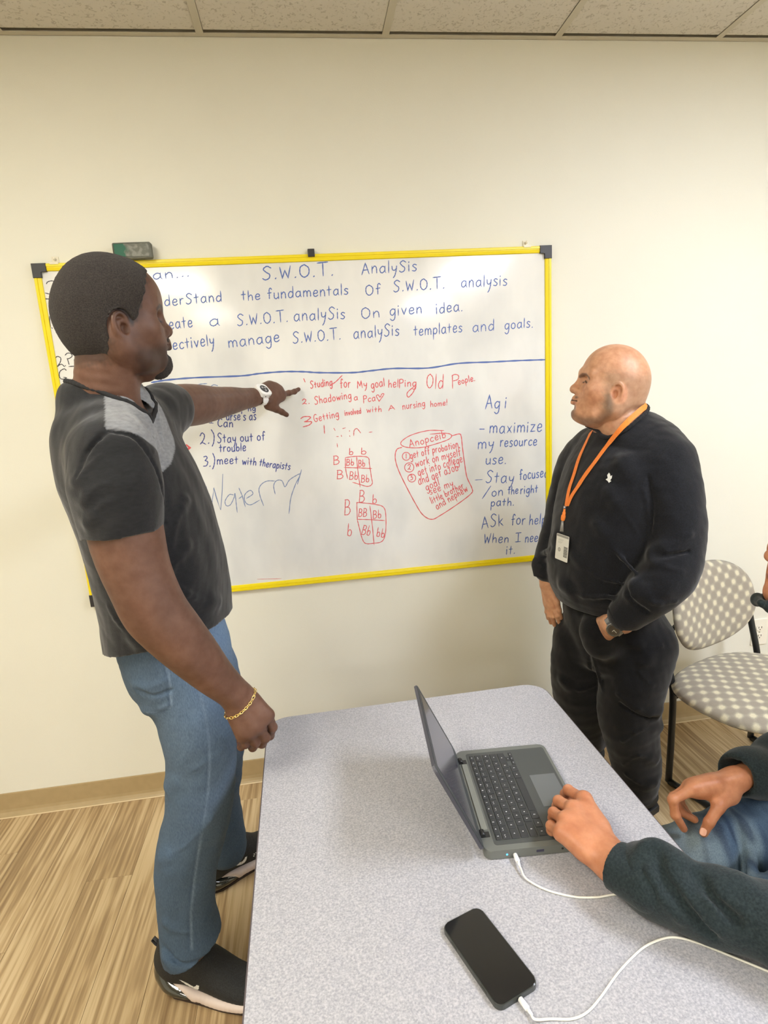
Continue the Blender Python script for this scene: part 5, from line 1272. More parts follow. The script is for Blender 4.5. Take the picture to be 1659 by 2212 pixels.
# gold chain bracelet on the near wrist
bcn = P(514, 1514, -1.04); bax = nrm(P(540, 1540, -1.045)-P(497, 1490, -1.045))
bx = nrm(np.cross(bax, V(0, 1, 0))); by_ = np.cross(bax, bx); mb = MB()
GOLD = mat('gold', (252, 226, 150), .25, 1.0)
FA = Field(bcn-.07, bcn+.07, .003)
arm = [(462, 1459, -1.055, .039), (497, 1490, -1.045, .032), (515, 1507, -1.04, .0295)]
FA.chain([P(*a[:3]) for a in arm], [a[3] for a in arm], .01); hand(FA, P(515, 1508, -1.04), kn if False else [P(578, 1545, -1.045), P(559, 1569, -1.058), P(540, 1583, -1.062), P(523, 1591, -1.058)], [], th, fr=.0098, k=.005, palmr=.0145, wr=.029)
NL = 34; pts = []
for k in range(NL):
    a = 2*math.pi*k/NL; d = bx*math.cos(a)+by_*math.sin(a); pts.append(FA.project(bcn+bax*(.006+.008*math.sin(a))+d*.035, 8, .0018))
for k in range(NL):
    p = pts[k]; q = pts[(k+1) % NL]; t = nrm(q-p); nn = nrm(FA.grad(p)); side = np.cross(t, nn); tw = nn*.5+side*.8 if k % 2 else side*.8-nn*.5
    L_ = np.linalg.norm(q-p)*.72; rg = [p+t*L_*math.cos(b)+nrm(tw)*.0026*math.sin(b) for b in np.linspace(0, 2*math.pi, 9)]
    mb.tube(rg, .0009, 5, cap=False)
o = mb.build('bracelet', GOLD); child(o, man1); o['label'] = 'gold chain bracelet'; o['kind'] = 'stuff'
# ================================================================== RIGHT MAN, bald, in a black sweatsuit
RO = V(1.08, -.40, 0)
SK2 = skinmat('skin_tan', .42, .15)
h2f = nrm(V(math.cos(math.radians(161)), math.sin(math.radians(161)), .15)); h2u = nrm(V(.03, .0, 1))
h2l = nrm(np.cross(h2u, h2f)); hs2 = 1.06
hc2 = P(1333, 850, -.565)-h2l*.071*hs2+h2f*.010
H2 = Head(hc2, h2f, h2u, hs2, jaw=1.10, lips=1.3, nose=.002, crown=.012, back=-.014, low=.90, fx=.95, fz=.022, chin=-.007, brow=.010, fore=-.014, lipx=.006, jr=.014)
def col2(p):
    c = np.tile(np.array(lin((214, 166, 132))), (len(p), 1)); c = mixc(c, (209, 157, 123), .5+.5*vnoise(p, 30, 3))
    q = H2.loc(p); hd = sstep(q[:, 2], -.22, -.15)*(np.abs(q[:, 1]) < .14); n_ = vnoise(q, 220, 6)*.010
    c = mixc(c, (196, 124, 92), .5*blob(q, (.05, .05, -.02), (.05, .05, .05))*hd)
    # shaved hair shadow: sides and back
    sh_ = sstep(.044-q[:, 0]+n_, 0, .03)*sstep(.078-q[:, 2]+n_, 0, .04)*sstep(q[:, 2], -.075, -.05)
    ear = np.maximum(blob(q, (-.012, .078, -.004), (.030, .030, .042)), blob(q, (-.012, -.078, -.004), (.030, .030, .042)))
    c = mixc(c, (158, 132, 108), sh_*.55*hd*(1-sstep(ear, .05, .3)))
    c = mixc(c, (208, 142, 112), sstep(ear, .1, .6)*.45*hd)
    # stubble beard: narrow line along the jaw, chin, moustache
    jl = np.maximum.reduce([dist_poly(q*V(1, 0, 1), [V(.012, 0, -.018), V(.008, 0, -.060), V(.024, 0, -.098), V(.060, 0, -.118), V(.08, 0, -.115)], .020)])
    side = sstep(np.abs(q[:, 1]), .012, .03)
    c = mixc(c, (84, 72, 62), sstep(jl+n_*6, .0, .9)*.58*hd*side)
    ch = np.maximum(blob(q, (.080, 0, -.100), (.030, .034, .030)), blob(q, (.092, 0, -.048), (.012, .034, .008)))
    c = mixc(c, (92, 82, 72), sstep(ch, .05, .45)*.75*hd)
    lip = np.maximum(blob(q, (.089, 0, -.0655), (.018, .026, .0085)), blob(q, (.090, 0, -.0535), (.016, .026, .005)))
    c = mixc(c, (168, 92, 80), sstep(lip, .05, .4)*.9*hd)
    c = mixc(c, (60, 36, 32), sstep(dist_poly(q*V(0, 1, 1), [V(0, -.024, -.0592), V(0, -.01, -.0585), V(0, .01, -.0585), V(0, .024, -.0592)], .0035), .1, .8)*(q[:, 0] > .06)*hd)
    brow = np.maximum(dist_poly(q, [V(.088, .012, .026), V(.082, .030, .030), V(.064, .050, .024)], .006), dist_poly(q, [V(.088, -.012, .026), V(.082, -.030, .030), V(.064, -.050, .024)], .006))
    c = mixc(c, (86, 62, 48), sstep(facemask(q, 'brow', -.007), .05, .7)*.75*hd)
    lash = np.maximum(blob(q, (.080, .031, .0022), (.014, .018, .0026)), blob(q, (.080, -.031, .0022), (.014, .018, .0026)))
    c = mixc(c, (60, 42, 36), sstep(facemask(q, 'lash'), .1, .7)*.85*hd)
    return c
B2 = Part()
F = Field(hc2-V(.19, .19, .27), hc2+V(.19, .19, .17), .0024)
H2.carve(F)
nb2 = P(1356, 915, -.505)
T2F, T2S = V(math.cos(math.radians(184)), math.sin(math.radians(184)), 0), V(-math.sin(math.radians(184)), math.cos(math.radians(184)), 0)
F.loft([(H2.w(-.030, 0, -.02), .062, .062, h2l, h2f), (H2.w(-.038, 0, -.075), .068, .070, h2l, h2f), ((H2.w(-.04, 0, -.12)+nb2)/2, .074, .076, T2S, T2F), (nb2+T2F*.014, .082, .078, T2S, T2F), (nb2+T2F*.02+V(0, 0, -.06), .12, .082, T2S, T2F), (nb2+V(0, 0, -.11), .15, .11, T2S, T2F)], .024)
F.ell(H2.w(.020, 0, -.100), (.040, .046, .022), H2.M, .03)
F.cone(H2.w(-.020, .062, -.03), nb2+T2F*.06+T2S*.03, .017, .016, .03)
B2.add(F, col2)
# left hand going into the pocket, near the camera
F = Field(V(.76, -.86, .68), V(1.20, -.50, 1.15), .0026)
F.chain([P(1465, 1235, -.72), P(1400, 1290, -.70), P(1345, 1342, -.675), P(1322, 1350, -.665)], [.048, .043, .033, .031], .02, ci=.02)
w2 = P(1322, 1350, -.665)
kn = [P(1284, 1352, -.565), P(1284, 1366, -.568), P(1288, 1380, -.570), P(1296, 1392, -.570)]
fg = [[k_+V(0, .025, -.02), k_+V(.005, .035, -.035)] for k_ in kn]
hand(F, w2, kn, fg, [P(1308, 1340, -.635), P(1296, 1342, -.60), P(1284, 1350, -.56)], fr=.0095, palmr=.014, wr=.030)
B2.add(F, col2)
# right hand at the far pocket
F = Field(V(.70, -.50, .62), V(.96, -.18, 1.02), .0024)
F.chain([P(1182, 1225, -.335), P(1185, 1262, -.335)], [.036, .031], .02)
kn = [P(1196, 1308, -.355), P(1190, 1311, -.345), P(1184, 1311, -.330), P(1180, 1305, -.315)]
fg = [[P(1203, 1330, -.365), P(1208, 1345, -.355)], [P(1194, 1332, -.350), P(1198, 1350, -.335)], [P(1186, 1330, -.335), P(1190, 1345, -.322)], [P(1181, 1322, -.318), P(1184, 1336, -.308)]]
hand(F, P(1184, 1262, -.335), kn, fg, [P(1194, 1282, -.36), P(1203, 1300, -.375), P(1208, 1318, -.375), P(1212, 1335, -.365)], fr=.0078, palmr=.0115, wr=.025)
B2.add(F, col2)
F = Field(V(.70, -.85, .03), V(1.36, -.05, 1.50), .010)
F.loft([(P(1350, 950, -.505), .14, .09, T2S, T2F), (P(1345, 1030, -.50), .18, .12, T2S, T2F), (P(1325, 1150, -.49), .18, .13, T2S, T2F), (P(1318, 1260, -.46), .17, .13, T2S, T2F), (P(1325, 1370, -.44), .16, .12, T2S, T2F)], .03)
lN2 = [(1385, 1390, -.53, .095), (1380, 1480, -.52, .08), (1370, 1560, -.50, .062), (1375, 1640, -.49, .055), (1378, 1700, -.475, .045), (1380, 1728, -.47, .04)]
lF2 = [(1262, 1380, -.37, .095), (1258, 1460, -.34, .08), (1262, 1520, -.30, .06), (1272, 1570, -.24, .050), (1276, 1605, -.20, .042), (1278, 1622, -.19, .038)]
for lg in (lN2, lF2): F.chain([P(*a[:3]) for a in lg], [a[3] for a in lg], .02, ci=.02)
B2.add(F, col2)
man2 = B2.build('person', SK2, RO); man2.location = Vector(RO)
setp(man2, 'bald man in a black sweatshirt and orange lanyard with his hands in his pockets', 'person')
# sweatshirt
F = Field(V(.62, -.92, .72), V(1.42, -.10, 1.52), .0040)
sw_ = [(P(1360, 915, -.505), .100, .092), (P(1358, 938, -.505), .140, .100), (P(1355, 962, -.505), .180, .112), (P(1350, 990, -.50), .207, .130), (P(1340, 1040, -.50), .220, .160), (P(1331, 1110, -.495), .220, .182), (P(1324, 1180, -.485), .218, .190), (P(1316, 1240, -.47), .208, .190), (P(1316, 1275, -.46), .190, .172), (P(1318, 1300, -.455), .180, .158)]
F.loft([(a, b, c, T2S, T2F) for a, b, c in sw_], .02, e=2.2)
F.chain([P(1418, 965, -.60), P(1440, 1000, -.655)], [.070, .078], .04, ci=.02)
slN = [(1440, 1000, -.655, .078), (1452, 1060, -.69, .079), (1458, 1130, -.71, .079), (1455, 1200, -.725, .076), (1440, 1245, -.745, .074), (1405, 1278, -.735, .066), (1378, 1306, -.715, .055), (1358, 1324, -.702, .046), (1346, 1332, -.695, .041)]
F.chain(catmull([P(*a[:3]) for a in slN], 2), [float(r[0]) for r in catmull([[a[3]] for a in slN], 2)], .022, ci=.02)
slF = [(1278, 970, -.35, .073), (1252, 1010, -.30, .075), (1230, 1070, -.27, .070), (1214, 1130, -.28, .062), (1198, 1180, -.30, .055), (1185, 1215, -.325, .046), (1181, 1234, -.335, .038)]
F.chain(catmull([P(*a[:3]) for a in slF], 2), [float(r[0]) for r in catmull([[a[3]] for a in slF], 2)], .022, ci=.02)
def folds(F, add, cut, k1=2.4, k2=1.7):
    for lst, op, kk in ((add, 'add', k1), (cut, 'cut', k2)):
        for pts, r in lst:
            q = [F.hit(*a) for a in pts]
            if near_run(q): F.chain([a-F.grad(a)*r*(.55 if op == 'add' else -.25) for a in catmull(q, 3)], r, r*kk*1.6, op, ci=.004)
folds(F, [([(1418, 1190), (1450, 1178), (1490, 1155)], .011), ([(1412, 1200), (1440, 1225), (1475, 1235)], .010), ([(1372, 1262), (1410, 1300), (1460, 1300)], .009), ([(1320, 1070), (1350, 1110), (1375, 1150)], .009), ([(1290, 1130), (1330, 1190), (1375, 1240)], .008), ([(1345, 1000), (1390, 1060), (1400, 1120)], .010), ([(1215, 1262), (1260, 1288), (1330, 1290)], .010), ([(1240, 1200), (1290, 1245), (1345, 1262)], .007), ([(1360, 1282), (1372, 1292), (1385, 1288)], .008), ([(1202, 1160), (1190, 1185), (1172, 1195)], .009), ([(1196, 1200), (1180, 1212), (1164, 1216)], .008)],
      [([(1412, 1196), (1440, 1200), (1485, 1192)], .009), ([(1352, 1270), (1368, 1300), (1400, 1322)], .006), ([(1400, 1030), (1410, 1090), (1408, 1150)], .003), ([(1215, 1275), (1262, 1300), (1335, 1303)], .007)])
F.wrinkle(.0045, 24, 41, (1, 1, .8)); F.wrinkle(.0014, 75, 42)
F.half(P(1316, 1302, -.50), V(-.06, 0, -1))
F.half(P(1316, 1332, -.69), nrm(P(1328, 1327, -.69)-P(1372, 1302, -.715))) if False else None
NL2 = [P(*a) for a in ((1265, 916, -.45), (1288, 928, -.50), (1300, 942, -.545), (1318, 944, -.575), (1350, 930, -.61), (1380, 905, -.615), (1398, 888, -.58), (1396, 876, -.52), (1370, 872, -.44), (1320, 885, -.41), (1285, 900, -.41))]
loop2 = catmull(NL2, 4, closed=True); cen2 = nb2+V(-.01, 0, .06)
for q in loop2: F.cone(cen2, q+nrm(cen2-q)*.012, .045, .007, .001, 'cut')
FLC = mat('black_fleece', (15, 16, 20), .88, noise=(240, (25, 27, 33), 3, .35, .7), bump=(420, .35, .0018), sheen=.22, spec=.2)
swo = cmesh(F, 'sweatshirt', FLC, man2)
SWF = F
FB = Field(np.min(loop2, 0)-.03, np.max(loop2, 0)+.03, .0026); FB.chain(loop2+[loop2[0]], .0056, .003, ci=.003)
cmesh(FB, 'collar', mat('rib_black', (24, 25, 29), .9), man2)
# ribbed cuffs
FB = Field(P(1335, 1325, -.69)-.08, P(1335, 1325, -.69)+.08, .0026); FB.chain([P(1350, 1326, -.697), P(1328, 1338, -.687)], [.0425, .0390], .003); FB.chain([P(1331, 1337, -.688), P(1306, 1350, -.676)], [.0355, .034], .002, 'cut'); FB.half(P(1327, 1339, -.687), nrm(P(1322, 1330, -.687)-P(1343, 1320, -.697)))
cmesh(FB, 'cuff', MATS['rib_black'], man2)
FB = Field(P(1178, 1238, -.335)-.07, P(1178, 1238, -.335)+.07, .0026); FB.chain([P(1179, 1222, -.328), P(1180, 1246, -.336)], [.050, .043], .003); FB.half(P(1180, 1244, -.336), nrm(P(1180, 1246, -.336)-P(1179, 1222, -.328)))
cmesh(FB, 'cuff', MATS['rib_black'], man2)
# chest emblem: small white embroidered horse head with crest, on the left breast
e0 = F.hit(1317, 1030); en = F.grad(e0)
def on_surf(Fd, u, v, off=.0012):
    h = Fd.hit(u, v); return Fd.project(h, 4, off)
emb = [[(1316, 1021), (1319, 1024), (1320, 1029), (1317, 1031)], [(1313, 1027), (1316, 1022), (1317, 1031), (1314, 1033)], [(1317, 1031), (1320, 1029), (1324, 1027), (1323, 1033)], [(1314, 1033), (1317, 1031), (1323, 1033), (1319, 1038)], [(1310, 1036), (1314, 1033), (1319, 1038), (1315, 1040)], [(1315, 1040), (1319, 1038), (1322, 1039), (1317, 1044)]]
vs, fs = [], []
for poly in emb:
    b0 = len(vs); vs += [on_surf(F, *a, .002) for a in poly]; fs.append(tuple(range(b0, b0+len(poly))))
pydata('chest_emblem', vs, fs, mat('mark_white', (236, 238, 236), .5), swo)
# trousers
F = Field(V(.68, -.82, .02), V(1.36, -.02, .92), .0042)
F.loft([(P(1318, 1290, -.455), .178, .150, T2S, T2F), (P(1322, 1340, -.45), .188, .152, T2S, T2F), (P(1325, 1400, -.445), .185, .140, T2S, T2F)], .02)
tn_ = [(1385, 1390, -.545, .112), (1370, 1450, -.54, .108), (1360, 1510, -.525, .102), (1358, 1560, -.515, .098), (1366, 1610, -.50, .088), (1374, 1660, -.49, .080), (1378, 1705, -.48, .070)]
tf_ = [(1260, 1380, -.375, .110), (1256, 1450, -.35, .106), (1256, 1500, -.32, .100), (1262, 1540, -.29, .085), (1270, 1572, -.255, .070), (1276, 1592, -.235, .062)]
for L_ in (tn_, tf_): F.chain(catmull([P(*a[:3]) for a in L_], 2), [float(r[0]) for r in catmull([[a[3]] for a in L_], 2)], .02, ci=.012)
folds(F, [([(1420, 1540), (1380, 1530), (1335, 1500)], .010), ([(1425, 1570), (1385, 1575), (1345, 1600)], .009), ([(1400, 1420), (1380, 1450), (1410, 1480)], .009), ([(1270, 1390), (1285, 1440), (1300, 1490)], .007), ([(1415, 1640), (1380, 1632), (1345, 1650)], .008), ([(1412, 1690), (1385, 1690), (1352, 1672)], .009), ([(1215, 1470), (1250, 1490), (1285, 1480)], .008), ([(1370, 1390), (1400, 1400), (1430, 1395)], .008)],
      [([(1262, 1345), (1268, 1400), (1278, 1450)], .004), ([(1420, 1552), (1380, 1545), (1340, 1520)], .006)])
F.ell(P(1300, 1385, -.585), (.060, .055, .060), None, .04); F.ell(P(1286, 1362, -.590), (.046, .050, .046), None, .03)
F.wrinkle(.005, 24, 51, (1, 1, .7)); F.wrinkle(.0015, 80, 52)
F.half(P(1390, 1745, -.53), V(0, 0, -1)) ; F.half((1.0, -.4, .055), (0, 0, -1))
cmesh(F, 'trousers', mat('trouser_black', (10, 11, 14), .85, noise=(240, (18, 19, 23), 3, .35, .7), bump=(420, .3, .0018), sheen=.15, spec=.2), man2)
# plain black trainers
def plain_shoe(par, heel, ang):
    F = Field(V(-.04, -.07, -.004), V(.33, .07, .13), .0030)
    F.loft([(V(.012, 0, .055), .030, .024), (V(.05, 0, .062), .040, .040), (V(.10, 0, .060), .042, .040), (V(.16, 0, .048), .047, .030), (V(.24, 0, .038), .046, .024), (V(.285, 0, .034), .032, .019)] and [(a, b, c, V(0, 1, 0), V(0, 0, 1)) for a, b, c in [(V(.012, 0, .055), .030, .024), (V(.05, 0, .062), .040, .040), (V(.10, 0, .060), .042, .040), (V(.16, 0, .048), .047, .030), (V(.24, 0, .038), .046, .024), (V(.285, 0, .034), .032, .019)]], .02)
    F.cone((.045, 0, .07), (.05, 0, .11), .044, .042, .02); F.half((.15, 0, .022), (0, 0, -1))
    M = Matrix.Translation(Vector(heel)-Vector(par.location)) @ Matrix.Rotation(ang, 4, 'Z')
    o = F.mesh('shoe', MATS['shoe_black'], par); o.matrix_local = M
    MB().prism([(x_, y_) for x_, y_ in [(.0, -.03), (.05, -.042), (.11, -.042), (.19, -.05), (.25, -.047), (.30, -.028), (.308, 0), (.30, .028), (.25, .047), (.19, .05), (.11, .042), (.05, .042), (.0, .03), (-.014, 0)]], 0, .025, bev=.003).build('sole', mat('sole_dark', (36, 36, 38), .6), o)
    return o
aN, aF = P(1380, 1705, -.48), P(1276, 1600, -.225)
plain_shoe(man2, (aN[0]+.055, aN[1]-.005, 0), math.radians(192)); plain_shoe(man2, (aF[0]+.055, aF[1], 0), math.radians(165))
# steel watch on the left wrist
wc = P(1328, 1350, -.672); ax_ = nrm(P(1300, 1362, -.655)-P(1372, 1310, -.705)); toc = nrm(CAM-wc); fz = nrm(toc+V(0, 0, -.35)); fz = nrm(fz-ax_*(fz@ax_))
M = orient(wc, ax_, fz); mb = MB(); n_ = 30; ring_ = []
for k in range(n_):
    a = 2*math.pi*k/n_; r_ = .0325+.0006*(k % 2); c_, s_ = math.cos(a), math.sin(a)
    ring_.append([mb.bm.verts.new(Vector((x_, c_*rr_, s_*rr_*.90))) for x_, rr_ in ((-.010, r_), (-.009, r_+.0035), (.009, r_+.0035), (.010, r_))])
for k in range(n_):
    A_, B_ = ring_[k], ring_[(k+1) % n_]
    for j in range(4): mb.bm.faces.new((A_[j], A_[(j+1) % 4], B_[(j+1) % 4], B_[j]))
STL = mat('steel', (150, 152, 154), .25, 1.0)
wt = wob_('wristwatch', mb, STL, None, M, man2); wt['label'] = 'steel wristwatch'
cir = lambda r_, n_=28: [(r_*math.cos(a), r_*math.sin(a)) for a in np.linspace(0, 2*math.pi, n_, endpoint=False)]
sub('watch_case', MB().prism(cir(.0225), .027, .0385, bev=.002), STL, wt)
sub('watch_bezel', MB().prism(cir(.0195), .0385, .0402, bev=.0008), mat('bezel_steel', (96, 98, 100), .3, .9), wt)
sub('watch_dial', MB().prism(cir(.0155), .0402, .0406), mat('dial_brown', (52, 46, 40), .2, spec=.7), wt)
sub('watch_hand', MB().box((-.0006, -.001, .0407), (.0006, .011, .0411)).box((-.001, -.0006, .0407), (.007, .0006, .0411)), mat('hand_pale', (220, 216, 200), .4), wt)
# lanyard ribbon and badge
def ribbon(name, pts, nrmf, wd, m, par, th_=.0008):
    Pn = catmull(pts, 6); vs, fs = [], []
    for i, p in enumerate(Pn):
        t = nrm(Pn[min(i+1, len(Pn)-1)]-Pn[max(i-1, 0)]); nn = nrmf(p, i/(len(Pn)-1)); sd = nrm(np.cross(t, nn)); nn = np.cross(sd, t)
        for a, b in ((1, 1), (-1, 1), (-1, -1), (1, -1)): vs.append(p+sd*a*wd/2+nn*b*th_/2-RO)
    for i in range(len(Pn)-1):
        for j in range(4): a = 4*i+j; b = 4*i+(j+1) % 4; fs.append((a, b, b+4, a+4))
    fs += [(0, 1, 2, 3), tuple(4*(len(Pn)-1)+j for j in (3, 2, 1, 0))]
    return pydata(name, vs, fs, m, par, False)
ORG = mat('lanyard_orange', (240, 128, 40), .6, noise=(500, (252, 144, 56), 2, .4, .6))
W2 = Field(V(.68, -.92, .85), V(1.42, -.10, 1.52), .006)
def lan(u, v, off=.004):
    h = SWF.hit(u, v); return SWF.project(h, 4, off) if h is not None else None
near = [P(1399, 877, -.550)]+[lan(*a) for a in ((1388, 896, .014), (1352, 931, .014), (1318, 963, .008), (1289, 997), (1268, 1026), (1250, 1052), (1238, 1072), (1229, 1092))]
farr = [P(1396, 880, -.560), P(1388, 866, -.50), P(1340, 872, -.43), P(1298, 908, -.44)]+[lan(*a) for a in ((1284, 934, .009), (1268, 958), (1253, 992), (1242, 1025), (1233, 1055), (1227, 1085), (1226, 1094))]
near = [q for q in near if q is not None]; farr = [q for q in farr if q is not None]
cN = SWF
def nf(p, t):
    g_ = SWF.grad(p); r_ = nrm((p-nb2)*V(1, 1, 0)+V(0, 0, .035)); k_ = min(1, max(0, (t-.12)/.25)); return nrm(r_*(1-k_)+g_*k_)
ln1 = ribbon('lanyard', near, nf, .0165, ORG, man2); ln1['label'] = 'orange neck lanyard'
ribbon('lanyard_strap', farr, nf, .0165, ORG, ln1).location = (0, 0, 0)
for ch_ in list(ln1.children): ch_.location = (0, 0, 0)
cr = lan(1226, 1094, .008); m1 = lan(1225, 1110, .010); m2 = lan(1222, 1126, .010); bt = lan(1221, 1150, .012)
off = lambda q: q-RO
def lchild(name, mb, m): o = mb.build(name, m, ln1); return o
lchild('crimp', MB().tube([off(cr), off(cr+(m1-cr)*.35)], .0042, 10), mat('crimp_silver', (186, 186, 188), .3, .8))
lchild('lanyard_loop', MB().tube(catmull([off(cr+(m1-cr)*.3), off(m1), off((m1+m2)/2), off(m2)], 4), [.0035]*3+[.0055]*3+[.0075]*4+[.0065]*2+[.003], 12, flat=.4), ORG)
lchild('badge_clip', MB().tube([off(m2), off(m2+(bt-m2)*.35), off(m2+(bt-m2)*.9)], [.0035, .0045, .0065], 12, flat=.4), mat('clip_grey', (150, 148, 144), .35, .3))
b_tl, b_tr, b_bl = lan(1211, 1151, .012), lan(1234, 1156, .012), lan(1208, 1204, .014)
bx_ = nrm(b_tr-b_tl); bz_ = nrm(b_bl-b_tl); bn_ = nrm(np.cross(bz_, bx_)); bn_ = bn_ if bn_@(CAM-b_tl) > 0 else -bn_
bx_ = nrm(bx_-bz_*(bx_@bz_)); bw_ = np.linalg.norm(b_tr-b_tl)*1.12; bh_ = np.linalg.norm(b_bl-b_tl)
bO = off((b_tl+bx_*bw_/2+bz_*bh_/2))
fr_ = (bO, bx_, -bz_, bn_)
bd = MB().prism(rrect(bw_, bh_, .003, 4), -.0008, .0008, frame=fr_).build('id_badge', mat('badge_white', (224, 222, 212), .35), ln1)
bd['label'] = 'white identity badge'
def bq(x0, y0, x1, y1): return [(x0*bw_, y0*bh_), (x1*bw_, y0*bh_), (x1*bw_, y1*bh_), (x0*bw_, y1*bh_)]
MB2 = lambda polys: (lambda m_: [m_.prism(p_, .0008, .0010, frame=fr_) for p_ in polys] and m_)(MB())
# badge print: header strip, seal, barcode, text lines (flat print pieces joined)
o = MB2([bq(-.48, .40, .48, .485)]).build('badge_header', mat('badge_grey', (150, 148, 142), .5), ln1)
bars = []; y_ = -.33
for i, wv in enumerate((3, 1, 2, 1, 1, 3, 1, 2, 2, 1, 3, 1, 1, 2, 1, 3)):
    bars.append(bq(.16, y_, .46, y_+.010*wv)); y_ += .010*wv+.008
o = MB2(bars).build('badge_barcode', mat('badge_print', (92, 90, 82), .6), ln1); o['kind'] = 'stuff'
m_ = MB(); cxs, cys = -.20*bw_, -.10*bh_
for r0, r1 in ((.0042, .0062),):
    for k in range(24):
        a, b = 2*math.pi*k/24, 2*math.pi*(k+1)/24
        m_.prism([(cxs+r0*math.cos(a), cys+r0*math.sin(a)), (cxs+r1*math.cos(a), cys+r1*math.sin(a)), (cxs+r1*math.cos(b), cys+r1*math.sin(b)), (cxs+r0*math.cos(b), cys+r0*math.sin(b))], .0008, .0010, frame=fr_)
m_.prism([(cxs-.0024, cys), (cxs, cys-.0016), (cxs+.0024, cys), (cxs, cys+.0016)], .0008, .0010, frame=fr_)
o = m_.build('badge_seal', MATS['badge_print'], ln1); o['kind'] = 'stuff'
o = MB2([bq(-.30, .30, .10, .312), bq(-.34, .26, .05, .272), bq(-.34, .20, .0, .214), bq(-.34, .16, -.05, .172)]).build('badge_text', mat('badge_faint', (180, 178, 168), .6), ln1); o['kind'] = 'stuff'
# ================================================================== SEATED PERSON at the right edge
SO = V(1.10, -1.28, 0)
SK3 = skinmat('skin_amber', .45, .15)
h3f = nrm(V(-1, .10, .16)); h3u = nrm(V(.10, 0, 1)); h3l = nrm(np.cross(h3u, h3f)); hs3 = 1.0
tip3 = P(1660, 1208, -1.26)
hc3 = tip3-h3f*.113+V(0, 0, .028)
H3 = Head(hc3, h3f, h3u, hs3, lips=1.2, low=.95)
def col3(p):
    c = np.tile(np.array(lin((206, 146, 110))), (len(p), 1)); c = mixc(c, (186, 122, 86), .5+.5*vnoise(p, 38, 3))
    q = H3.loc(p); hd = sstep(q[:, 2], -.20, -.14)*(np.abs(q[:, 1]) < .13)*(np.abs(q[:, 0]) < .16)
    hair = sstep(.03+.6*q[:, 2]-q[:, 0], 0, .01)*sstep(q[:, 2], -.03, .0); c = mixc(c, (40, 30, 26), hair*hd)
    lip = np.maximum(blob(q, (.089, 0, -.0655), (.018, .026, .009)), blob(q, (.090, 0, -.0535), (.016, .026, .006)))
    c = mixc(c, (140, 84, 76), sstep(lip, .1, .5)*.8*hd)
    c = mixc(c, (60, 44, 38), sstep(blob(q, (.092, 0, -.045), (.012, .03, .009)), .05, .5)*.5*hd)
    return c
B3 = Part()
F = Field(hc3-V(.18, .17, .22), hc3+V(.18, .17, .16), .0026); H3.carve(F)
sh3 = V(1.13, -1.30, 1.03)
F.loft([(H3.w(-.03, 0, -.02), .055, .055, h3l, h3f), (H3.w(-.035, 0, -.08), .058, .058, h3l, h3f), (sh3+V(0, 0, .06), .066, .066, h3l, h3f)], .02)
B3.add(F, col3)
# left hand on the laptop edge
zt_ = TZ
F = Field(V(.22, -1.62, TZ-.01), V(.62, -1.18, TZ+.12), .0022)
w3 = px(1318, 1856, z=zt_+.046)
kn = [px(1262, 1728, z=zt_+.068), px(1238, 1748, z=zt_+.072), px(1222, 1772, z=zt_+.070), px(1212, 1800, z=zt_+.062)]
fg = [[px(1228, 1707, z=zt_+.058), px(1221, 1716, z=zt_+.038), px(1231, 1727, z=zt_+.032)], [px(1207, 1731, z=zt_+.058), px(1204, 1742, z=zt_+.040), px(1214, 1750, z=zt_+.032)],
      [px(1196, 1756, z=zt_+.054), px(1195, 1768, z=zt_+.038), px(1206, 1774, z=zt_+.032)], [px(1190, 1784, z=zt_+.048), px(1191, 1794, z=zt_+.036), px(1200, 1798, z=zt_+.031)]]
th = [px(1290, 1800, z=zt_+.044), px(1272, 1765, z=zt_+.040), px(1256, 1748, z=zt_+.037), px(1244, 1742, z=zt_+.035)]
hand(F, w3, kn, fg, th, fr=.0094, k=.005, palmr=.0145, wr=.030, arm=[(px(1345, 1880, z=zt_+.047), .031), (px(1385, 1905, z=zt_+.050), .034)], dorsal=(0, 0, 1))
for a in kn[:]: F.ell(a+V(0, 0, .002), (.0115, .0115, .0115), None, .010)
F.half((0, 0, TZ+.0015), (0, 0, -1)) if False else None
B3.add(F, col3)
# right hand resting on the thigh
F = Field(V(.60, -1.38, .50), V(1.02, -1.08, .82), .0022)
w4 = P(1592, 1683, -1.217)
kn = [P(1494, 1706, -1.237), P(1490, 1700, -1.217), P(1488, 1698, -1.195), P(1492, 1702, -1.174)]
fg = [[P(1453, 1728, -1.242), P(1459, 1760, -1.248), P(1477, 1790, -1.250)], [P(1456, 1722, -1.212), P(1468, 1752, -1.217), P(1500, 1770, -1.232)], [P(1460, 1720, -1.192), P(1470, 1748, -1.202), P(1492, 1766, -1.214)], [P(1468, 1722, -1.172), P(1476, 1745, -1.182), P(1490, 1760, -1.192)]]
th = [P(1572, 1716, -1.242), P(1552, 1744, -1.262), P(1532, 1776, -1.272), P(1520, 1799, -1.274)]
hand(F, w4, kn, fg, th, fr=.0096, k=.005, palmr=.0145, wr=.031, arm=[(P(1625, 1672, -1.202), .032), (P(1655, 1665, -1.182), .034)])
F.cone(P(1575, 1715, -1.237), P(1510, 1705, -1.232), .020, .014, .02)
B3.add(F, col3)
F = Field(V(.55, -1.6, .05), V(1.50, -.95, 1.12), .012)
F.chain([V(1.30, -1.33, .60), V(1.30, -1.33, .85), V(1.25, -1.31, 1.0)], [.11, .12, .10], .03, ci=.03)
F.chain([V(1.22, -1.42, 1.0), V(1.27, -1.14, 1.0)], [.05, .05], .03)
